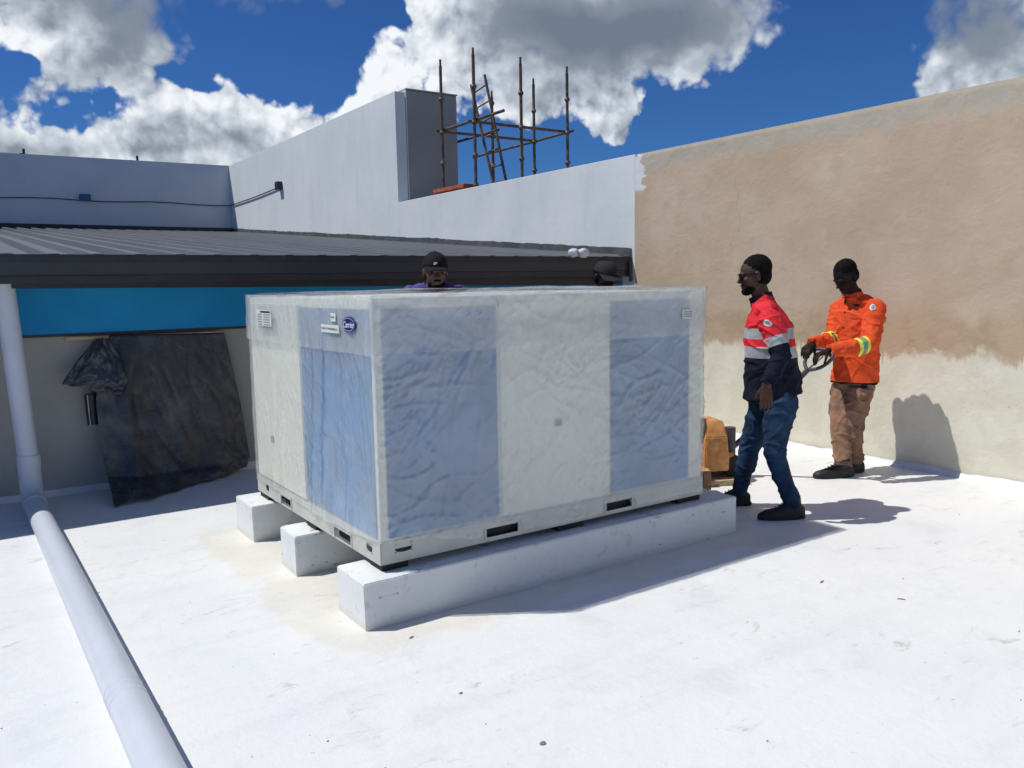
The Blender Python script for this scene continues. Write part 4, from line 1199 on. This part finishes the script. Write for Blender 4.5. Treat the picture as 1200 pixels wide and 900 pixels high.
def person(name_label, J, f, s, spec):
    """J joints, f forward, s left, spec clothing"""
    base = V(((J['anL'].x + J['anR'].x) / 2, (J['anL'].y + J['anR'].y) / 2, 0))
    root = thing('person', name_label, 'person', base)
    k = spec.get('k', 1.0)
    up = V((0, 0, 1))
    # ---- body: one continuous surface
    bm = bmesh.new()
    prof = [(-.13, .10, .085, -.01), (-.06, .150, .105, -.01), (.05, .155, .105, -.005), (.25, .135, .095, 0), (.45, .145, .103, .005), (.65, .155, .108, .008), (.82, .150, .092, 0), (.93, .10, .068, -.008), (1.0, .058, .056, -.005)]
    loft(bm, torso_rings(J, f, s, prof))
    tube(bm, [J['neck'] - (J['head'] - J['neck']).normalized() * .03, J['neck'].lerp(J['head'], .55), J['head'] - spec['hf'] * .015], [.060 * k, .056 * k, .056 * k], 16)
    head_parts(bm, J['head'], spec['hf'], spec['hu'], spec['hs'], k)
    for q in 'LR':
        p = limb_pts(J['sh' + q], J['el' + q], J['wr' + q]); tube(bm, p, interp([.056, .046, .040, .040, .027], p), 14, True)
        p = limb_pts(J['hip' + q], J['kn' + q], J['an' + q]); tube(bm, p, interp([.088, .076, .056, .055, .040], p), 16, True)
        hd = spec['hand' + q]; hand_parts(bm, J['wr' + q], hd['d'], hd['n'], hd['t'], hd.get('curl', .3), hd.get('grip', False), k)
        fd = spec['toe' + q]; a = J['an' + q]
        tube(bm, [V((a.x, a.y, .05)) - fd * .03, V((a.x, a.y, .045)) + fd * .09, V((a.x, a.y, .04)) + fd * .17], [.034, .034, .028], 10, True)
    me = remesh(bm, spec.get('vox', .0048), 3, .45)
    body = link('body', me, spec['skin'], root, True)
    # ---- eyes, hair
    R = lambda a, b, d: J['head'] + spec['hf'] * (a * k) + spec['hs'] * (b * k) + spec['hu'] * (d * k)
    for q in (-1, 1):
        bm = bmesh.new(); ellipsoid(bm, R(.073, q * .032, .004), spec['hs'] * .013, spec['hf'] * .009, spec['hu'] * .0065, 12, 8); e = obj('eye', bm, 'eye white', root, True)
        bm = bmesh.new(); ellipsoid(bm, R(.0805, q * .032, .004), spec['hs'] * .0055, spec['hf'] * .003, spec['hu'] * .0055, 10, 6); obj('iris', bm, 'hair', e, True)
    if 'hair' in spec:
        bm = bmesh.new()
        ellipsoid(bm, R(-.026, 0, .050), spec['hs'] * .078 * k, spec['hf'] * .096 * k, spec['hu'] * .086 * k, 30, 20)
        ellipsoid(bm, R(-.040, 0, -.005), spec['hs'] * .074 * k, spec['hf'] * .072 * k, spec['hu'] * .075 * k, 30, 20)
        m2 = remesh(bm, .006, 3)
        nrm = [v.normal.copy() for v in m2.vertices]
        for v, nn in zip(m2.vertices, nrm): v.co += nn * (.0035 * noise.noise(v.co * 90))
        link('hair', m2, 'hair', root, True)
    if 'beard' in spec:
        bm = bmesh.new()
        ellipsoid(bm, R(.060, 0, -.094), spec['hs'] * .040 * k, spec['hf'] * .038 * k, spec['hu'] * .030 * k)
        for q in (-1, 1): 
            ellipsoid(bm, R(.036, q * .046, -.080), spec['hs'] * .014 * k, spec['hf'] * .034 * k, spec['hu'] * .024 * k)
        ellipsoid(bm, R(.087, 0, -.050), spec['hs'] * .030 * k, spec['hf'] * .012 * k, spec['hu'] * .006 * k)
        link('beard', remesh(bm, .005, 3), 'hair', root, True)
    # ---- upper garment
    g = spec['top']
    prof = [(g.get('hem', -.10), .182, .148, 0), (-.02, .180, .142, 0), (.12, .174, .134, 0), (.30, .170, .128, .004), (.48, .174, .130, .006), (.66, .178, .130, .006), (.80, .172, .112, 0), (.90, .135, .086, -.008), (.97, .085, .072, -.008), (1.03, .072, .068, -.004)]
    gw = g.get('w', 1.0)
    gd = g.get('d', 1.0)
    prof = [(a, b * gw, c * gw * (1 + (gd - 1) * min(1, max(0, (1.0 - a) / .6))), d) for a, b, c, d in prof]
    bm = bmesh.new(); loft(bm, torso_rings(J, f, s, prof, 32))
    for q in 'LR':
        ellipsoid(bm, J['sh' + q] - V((0, 0, .012)), V((.066, 0, 0)), V((0, .066, 0)), V((0, 0, .066)))
        ellipsoid(bm, J['sh' + q].lerp(J['neck'], .5) - V((0, 0, .02)), V((.075, 0, 0)), V((0, .075, 0)), V((0, 0, .060)))
    me = remesh(bm, .007, 8)
    wrinkle(me, .0115, 7.0, 3)
    if 'planes' in g: cut_and_paint(me, [(V((0, 0, z)), g.get('pn', V((0, 0, 1)))) for z in g['planes']], g['choose'])
    shirt = link('shirt', me, g['mats'], root, True)
    for q in 'LR':
        p = limb_pts(J['sh' + q], J['el' + q], J['wr' + q] + (J['el' + q] - J['wr' + q]).normalized() * .012)
        bm = bmesh.new(); tube(bm, p, interp(g.get('sr', [.074, .070, .062, .058, .050, .046]), p), 20, False)
        ellipsoid(bm, J['sh' + q] - V((0, 0, .012)), V((.068, 0, 0)), V((0, .068, 0)), V((0, 0, .066)))
        m2 = remesh(bm, .006, 6)
        wrinkle(m2, .0105, 10, 5)
        if 'scut' in g:
            sh_, el_, wr_ = J['sh' + q], J['el' + q], J['wr' + q]
            seg, cuts, ch = g['scut']
            a, b = (sh_, el_) if seg == 'upper' else (el_, wr_)
            dr = (b - a).normalized(); L = (b - a).length
            jd = (wr_ - el_).normalized(); half = (((el_ - sh_).normalized()) + jd).normalized()
            # cuts only on the named segment
            bmx = bmesh.new(); bmx.from_mesh(m2)
            for c in cuts:
                co = a + dr * (L * c)
                if seg == 'upper': fs = [x for x in bmx.faces if (x.calc_center_median() - el_).dot(half) < .03]
                else: fs = [x for x in bmx.faces if (x.calc_center_median() - el_).dot(half) > -.03]
                es = {e for x in fs for e in x.edges}; vv = {v for x in fs for v in x.verts}
                bmesh.ops.bisect_plane(bmx, geom=list(vv) + list(es) + fs, plane_co=co, plane_no=dr, dist=1e-5)
            for x in bmx.faces:
                c = x.calc_center_median(); on_up = (c - el_).dot(half) < 0
                x.material_index = ch(on_up, (c - a).dot(dr) / L)
            bmx.to_mesh(m2); bmx.free()
        slv = link('sleeve', m2, g['mats'], shirt, True)
        spec['_sleeve' + q] = (slv, m2)
    spec['_shirt'] = (shirt, me)
    # collar
    bm = bmesh.new()
    nd = (J['head'] - J['neck']).normalized()
    cf = (f - nd * f.dot(nd)).normalized()
    R0 = [ring(J['neck'] + nd * h + cf * .004, s * a, cf * b, 28) for h, a, b in ((-.035, .082, .080), (-.005, .075, .074), (.028, .074, .076), (.030, .068, .070), (-.01, .066, .066))]
    loft(bm, R0, True)
    link('collar', remesh(bm, .006, 2), g.get('collar', g['mats'][0]), shirt, True)
    # ---- trousers
    tr = spec['legs']
    bm = bmesh.new()
    loft(bm, torso_rings(J, f, s, [(-.14, .11, .10, -.01), (-.08, .165, .120, -.01), (.0, .166, .122, -.006), (.10, .155, .112, 0), (.16, .150, .108, 0)], 28))
    for q in 'LR':
        p = limb_pts(J['hip' + q], J['kn' + q], J['an' + q] + V((0, 0, -.015)))
        tube(bm, p, interp(tr.get('r', [.105, .092, .075, .068, .060]), p), 20, False)
        ellipsoid(bm, J['hip' + q] - f * .02, V((.10, 0, 0)), V((0, .10, 0)), V((0, 0, .11)))
    m3 = remesh(bm, .007, 6); wrinkle(m3, tr.get('wr', .0105), 8.5, 11)
    link('trousers', m3, tr['mat'], root, True)
    for q in 'LR': make_shoe(root, J['an' + q], spec['toe' + q], k=spec.get('shoe', 1.0))
    return root

def cap(root, J, spec, m):
    k = spec.get('k', 1.0)
    hf, hu, hs = spec['hf'], spec['hu'], spec['hs']
    R = lambda a, b, d: J['head'] + hf * (a * k) + hs * (b * k) + hu * (d * k)
    bm = bmesh.new(); rings = []
    for j in range(9):
        th = math.pi / 2 * j / 8.6
        rings.append(ring(R(-.010, 0, .040) + hu * (.092 * math.sin(th) * k), hs * (.086 * math.cos(th) ** .8 * k), hf * (.108 * math.cos(th) ** .8 * k), 28))
    loft(bm, rings); c = obj('cap', bm, m, root, True)
    bm = bmesh.new(); N = 18; top = []; bot = []
    for i in range(N + 1):
        a = -math.pi * .42 + math.pi * .84 * i / N
        inn = R(-.010, 0, .044) + hf * (.104 * math.cos(a) * k) + hs * (.083 * math.sin(a) * k)
        out = R(.055, 0, .030) + hf * (.115 * math.cos(a) ** .7 * k) + hs * (.082 * math.sin(a) * k) - hu * (.018 * (math.sin(a) ** 2) * k)
        top.append((bm.verts.new(inn), bm.verts.new(out))); bot.append((bm.verts.new(inn - hu * .006), bm.verts.new(out - hu * .006)))
    for i in range(N):
        bm.faces.new((top[i][0], top[i][1], top[i + 1][1], top[i + 1][0])); bm.faces.new((bot[i][0], bot[i + 1][0], bot[i + 1][1], bot[i][1]))
        bm.faces.new((top[i][1], bot[i][1], bot[i + 1][1], top[i + 1][1]))
    obj('brim', bm, m, c)
    bm = bmesh.new(); ellipsoid(bm, R(-.010, 0, .134), hs * .01, hf * .01, hu * .006, 10, 6); obj('button', bm, m, c)
    return c

def axes(f, pitch=0.0, roll=0.0):
    f = V((f.x, f.y, 0)).normalized(); u = V((0, 0, 1)); s = u.cross(f)
    hf = (f * math.cos(pitch) - u * math.sin(pitch)); hu = (u * math.cos(pitch) + f * math.sin(pitch))
    return hf, hu, s

def person_red():
    S = 5.36
    f = (-HR * .96 + HF * .20).normalized(); s = V((0, 0, 1)).cross(f)
    J = {}
    J['pelvis'] = pt(906, 462, S); J['chest'] = pt(903, 395, S); J['neck'] = pt(893, 350, S)
    J['head'] = pt(884, 323, S)
    J['shL'] = pt(902, 373, S - .17); J['shR'] = pt(896, 371, S + .17)
    J['elL'] = pt(916, 417, S - .24); J['wrL'] = pt(898, 452, S - .27)
    J['elR'] = pt(912, 415, S + .24); J['wrR'] = pt(905, 446, S + .20)
    J['hipL'] = pt(914, 470, S - .085); J['hipR'] = pt(897, 470, S + .085)
    J['knL'] = pt(907, 530, S - .12); J['knR'] = pt(878, 526, S + .15)
    aL = onz(928, 601, .09); J['anL'] = V((aL.x, aL.y, .105)); 
    aL = pt(929, 592, S - .13); J['anL'] = V((aL.x, aL.y, .10))
    aR = pt(866, 577, S + .22); J['anR'] = V((aR.x, aR.y, .10))
    hf, hu, hs = axes(f, .16)
    zc = lambda v: pt(903, v, S).z
    z = [zc(418), zc(405), zc(396), zc(384)]
    def choose(c):
        if c.z < z[0]: return 1
        if c.z < z[1]: return 2
        if c.z < z[2]: return 0
        if c.z < z[3]: return 2
        return 0
    def sch(up, tt):
        if not up: return 1
        return 0 if tt < .50 else (2 if tt < .74 else 1)
    spec = dict(k=.98, hf=hf, hu=hu, hs=hs, skin='skin brown', hair=1, beard=1,
                handL=dict(d=V((0, 0, -1)) - f * .02 + V((0, 0, 0)), n=s, t=f, curl=.22),
                handR=dict(d=V((0, 0, -1)) + f * .2, n=-s, t=f, curl=.3),
                toeL=(f * .96 + s * .25).normalized(), toeR=f,
                top=dict(mats=['red cloth', 'navy cloth', 'silver tape'], planes=z, choose=choose, scut=('upper', (.50, .74), sch), collar='navy cloth', hem=-.02, d=1.32, sr=[.078, .074, .066, .062, .052, .048]),
                legs=dict(mat='denim', r=[.105, .090, .068, .062, .052]))
    r = person('man in red and navy reflective work shirt and jeans walking beside the wrapped unit', J, f, s, spec)
    # sunglasses
    R = lambda a, b, d: J['head'] + hf * a + hs * b + hu * d
    gl = None
    bm = bmesh.new()
    for q in (-1, 1):
        obox(bm, R(.094, q * .034, .006), hs * .031, hf * .006, hu * .022)
        tube(bm, [R(.092, q * .064, .014), R(.05, q * .081, .014), R(-.02, q * .084, .008)], .0038, 6)
    tube(bm, [R(.097, -.01, .012), R(.097, .01, .012)], .003, 6)
    obj('sunglasses', bm, 'lens black', r)
    slv, me = spec['_sleeveL']
    res = decal(me, CAM, ray(900, 378), .029, 'sleeve_patch', 'patch white', slv)
    if res:
        o2, hit, nm = res
        for dz in (-.008, .002, .010):
            decal(me, CAM, ray(900, 378 - dz * 170), .003, 'patch_print', 'faded ink', o2, 12, .004, .016)
    # buttoned front placket
    return r
person_red()

def person_orange():
    S = 6.50
    f = (-HR * .80 - HF * .60).normalized(); s = V((0, 0, 1)).cross(f)
    J = {}
    J['pelvis'] = pt(1001, 446, S); J['chest'] = pt(1005, 388, S); J['neck'] = pt(1000, 346, S)
    J['head'] = pt(991, 325, S - .05)
    J['shL'] = pt(1026, 358, S - .12); J['shR'] = pt(986, 359, S + .14)
    J['elL'] = pt(1019, 404, S - .28); J['wrL'] = pt(970, 412, S - .36)
    J['elR'] = pt(976, 398, S + .04); J['wrR'] = pt(951, 404, S - .22)
    J['hipL'] = pt(1008, 454, S - .06); J['hipR'] = pt(991, 453, S + .06)
    J['knL'] = pt(1001, 500, S - .10); J['knR'] = pt(985, 494, S + .03)
    a = onz(988, 558, 0); aL = pt(986, 548, S - .02); aR = pt(998, 538, S + .16)
    J['knL'] = pt(999, 499, S - .07); J['knR'] = pt(984, 493, S - .04)
    J['anL'] = V((aR.x, aR.y, .10)) ; J['anR'] = V((aL.x, aL.y, .10))
    J['anL'] = pt(1001, 540, S - .02); J['anL'].z = .10
    J['anR'] = pt(988, 548, S - .16); J['anR'].z = .10
    hf, hu, hs = axes((-HR * .93 - HF * .36).normalized(), .60)
    zh = pt(1001, 446, S).z
    def choose(c): return 1 if c.z < zh else 0
    def sch(up, tt):
        if up: return 0
        if .10 < tt < .17 or .27 < tt < .34: return 2
        if .17 <= tt <= .27: return 3
        return 0
    hl = (J['wrL'] - J['elL']).normalized(); hr = (J['wrR'] - J['elR']).normalized()
    spec = dict(k=1.0, hf=hf, hu=hu, hs=hs, skin='skin dark', hair=1,
                handL=dict(d=(hl - V((0, 0, .15))).normalized(), n=V((0, 0, 1)), t=-HF + HR * .0, curl=.75, grip=True),
                handR=dict(d=(hr - V((0, 0, .25))).normalized(), n=V((0, 0, 1)), t=-HF, curl=.75, grip=True),
                toeL=(-HR * .95 - HF * .15).normalized(), toeR=(-HR * .98 - HF * .12).normalized(),
                top=dict(mats=['orange cloth', 'black cloth', 'yellow tape', 'green tape'], planes=[zh], choose=choose, scut=('lower', (.10, .17, .27, .34), sch), hem=-.02, w=1.05, d=1.1, sr=[.080, .080, .074, .068, .060, .054]),
                legs=dict(mat='khaki cloth', r=[.110, .098, .080, .072, .066], wr=.0135), shoe=1.06)
    r = person('man in orange work jacket and brown trousers pulling the jack handle by the tan wall', J, f, s, spec)
    slv, me = spec['_sleeveL']; sh, sm = spec['_shirt']
    res = decal(me, CAM, ray(1022, 360), .028, 'sleeve_patch', 'patch white', slv)
    if res: decal(me, CAM, ray(1022, 360), .020, 'patch_print', 'patch teal', res[0], 20, .004)
    # open neck and pocket of the jacket
    for (u, v, a, b) in ((1004, 372, .010, .05), ):
        res = decal(sm, CAM, ray(u, v), a, 'pocket_flap', 'orange cloth', sh, 16, .005, b)
    res = decal(sm, CAM, ray(1004, 358), .008, 'name_print', 'navy cloth', sh, 12, .004, .026)
    for i in range(4):
        decal(sm, CAM, ray(990 - i * 1.2, 366 + i * 18), .006, 'button', 'black cloth', sh, 10, .004)
    # dark undershirt at the open neck
    res = decal(sm, CAM, ray(991, 353), .030, 'neck_opening', 'black cloth', sh, 16, .003, .012)
person_orange()

def person_standing(pos, f, H, label, spec_extra, capm, pitch=.1, drop=0.0):
    f = f.normalized(); s = V((0, 0, 1)).cross(f); u = V((0, 0, 1)); k = H / 1.75
    P = lambda a, b, c: V((pos.x, pos.y, 0)) + f * (a * k) + s * (b * k) + u * (c * k)
    J = dict(pelvis=P(0, 0, .95), chest=P(.01, 0, 1.25), neck=P(.0, 0, 1.47), head=P(.035 + drop, 0, 1.615 - drop),
             shL=P(0, .17, 1.40), shR=P(0, -.17, 1.40), elL=P(.02, .24, 1.12), elR=P(.02, -.24, 1.12), wrL=P(.16, .23, .93), wrR=P(.16, -.23, .93),
             hipL=P(0, .085, .90), hipR=P(0, -.085, .90), knL=P(.03, .10, .50), knR=P(.0, -.10, .50), anL=P(0, .11, .10 / k), anR=P(-.03, -.11, .10 / k))
    hf, hu, hs = axes(f, pitch)
    spec = dict(k=k, hf=hf, hu=hu, hs=hs, vox=.0065, hair=1,
                handL=dict(d=(f * .6 - u), n=s, t=f, curl=.35), handR=dict(d=(f * .6 - u), n=-s, t=f, curl=.35), toeL=(f + s * .15).normalized(), toeR=(f - s * .15).normalized(),
                legs=dict(mat='grey trousers'))
    spec.update(spec_extra)
    r = person(label, J, f, s, spec)
    c = cap(r, J, spec, capm)
    return r, J, spec, c
q = pt(508, 318, 6.15)
r3, J3, sp3, c3 = person_standing(V((q.x, q.y, 0)), (-HF + HR * .22), 1.865, 'bearded man in purple shirt and black cap standing behind the wrapped unit',
    dict(skin='skin tan', beard=1, top=dict(mats=['purple cloth', 'black cloth'], planes=[], choose=lambda c: 0, collar='black cloth')), 'black cloth', .12, .07)
bm = bmesh.new(); R3 = lambda a, b, d: J3['head'] + sp3['hf'] * a + sp3['hs'] * b + sp3['hu'] * d
obox(bm, R3(.099, -.012, .068), sp3['hs'] * .012, sp3['hf'] * .002, sp3['hu'] * .010); obj('cap_mark', bm, 'patch white', c3)
q = pt(706, 318, 6.35)
person_standing(V((q.x, q.y, 0)), (-HF * .8 + HR * .45), 1.72, 'man in charcoal cap bending his head at the far end of the unit',
    dict(skin='skin dark', top=dict(mats=['charcoal cloth', 'black cloth'], planes=[], choose=lambda c: 0)), 'charcoal cloth', .35)

# ------------------------------------------------------------------ debris on the deck
def debris():
    for (u, v, l, w, m, n, lab, rz) in ((963, 682, .022, .006, 'dry wood', 'wood_chip', 'brown wood chip lying on the open white roof', .3), (1056, 702, .022, .004, 'dry wood', 'twig', 'thin dark twig lying on the open white roof', 2.2),
                              (540, 812, .008, .006, 'stone', 'pebble', 'small dark pebble on the white roof in front of the plinth', 0), (636, 871, .012, .010, 'stone', 'clod', 'crumbly clod of dirt on the white roof', 0),
                              (482, 747, .014, .006, 'stone', 'stone_chip', 'dark stone chip at the foot of the front plinth', .4)):
        p = onz(u, v); bm = bmesh.new()
        ellipsoid(bm, (0, 0, 0), V((l, 0, 0)), V((0, w, 0)), V((0, 0, max(.004, w * .6))), 10, 7)
        for x in bm.verts: x.co *= 1 + .22 * noise.noise(x.co * 60 + V((u, 0, 0)))
        o = obj(n, bm, m); o.rotation_euler.z = rz; o.location = (p.x, p.y, deck_z(p.x, p.y) + max(.001, w * .3))
        tag(o, lab, n.replace('_', ' '))
    bm = bmesh.new()
    for i in range(80):
        x, y = random.uniform(-.5, 6.2), random.uniform(1.2, 6)
        if 1.3 < x < 4.1 and 3.2 < y < 5.5: continue
        if abs(x - .4) < .12: continue
        r = random.choice((.0015, .0015, .002, .002, .003, .004))
        ellipsoid(bm, (x, y, deck_z(x, y) + r * .2), V((r * random.uniform(1, 2), 0, 0)), V((0, r, 0)), V((0, 0, r * .7)), 5, 4)
    tag(obj('grit', bm, 'stone'), 'scattered fine dark grit on the white roof coating', 'grit', kind='stuff')
debris()
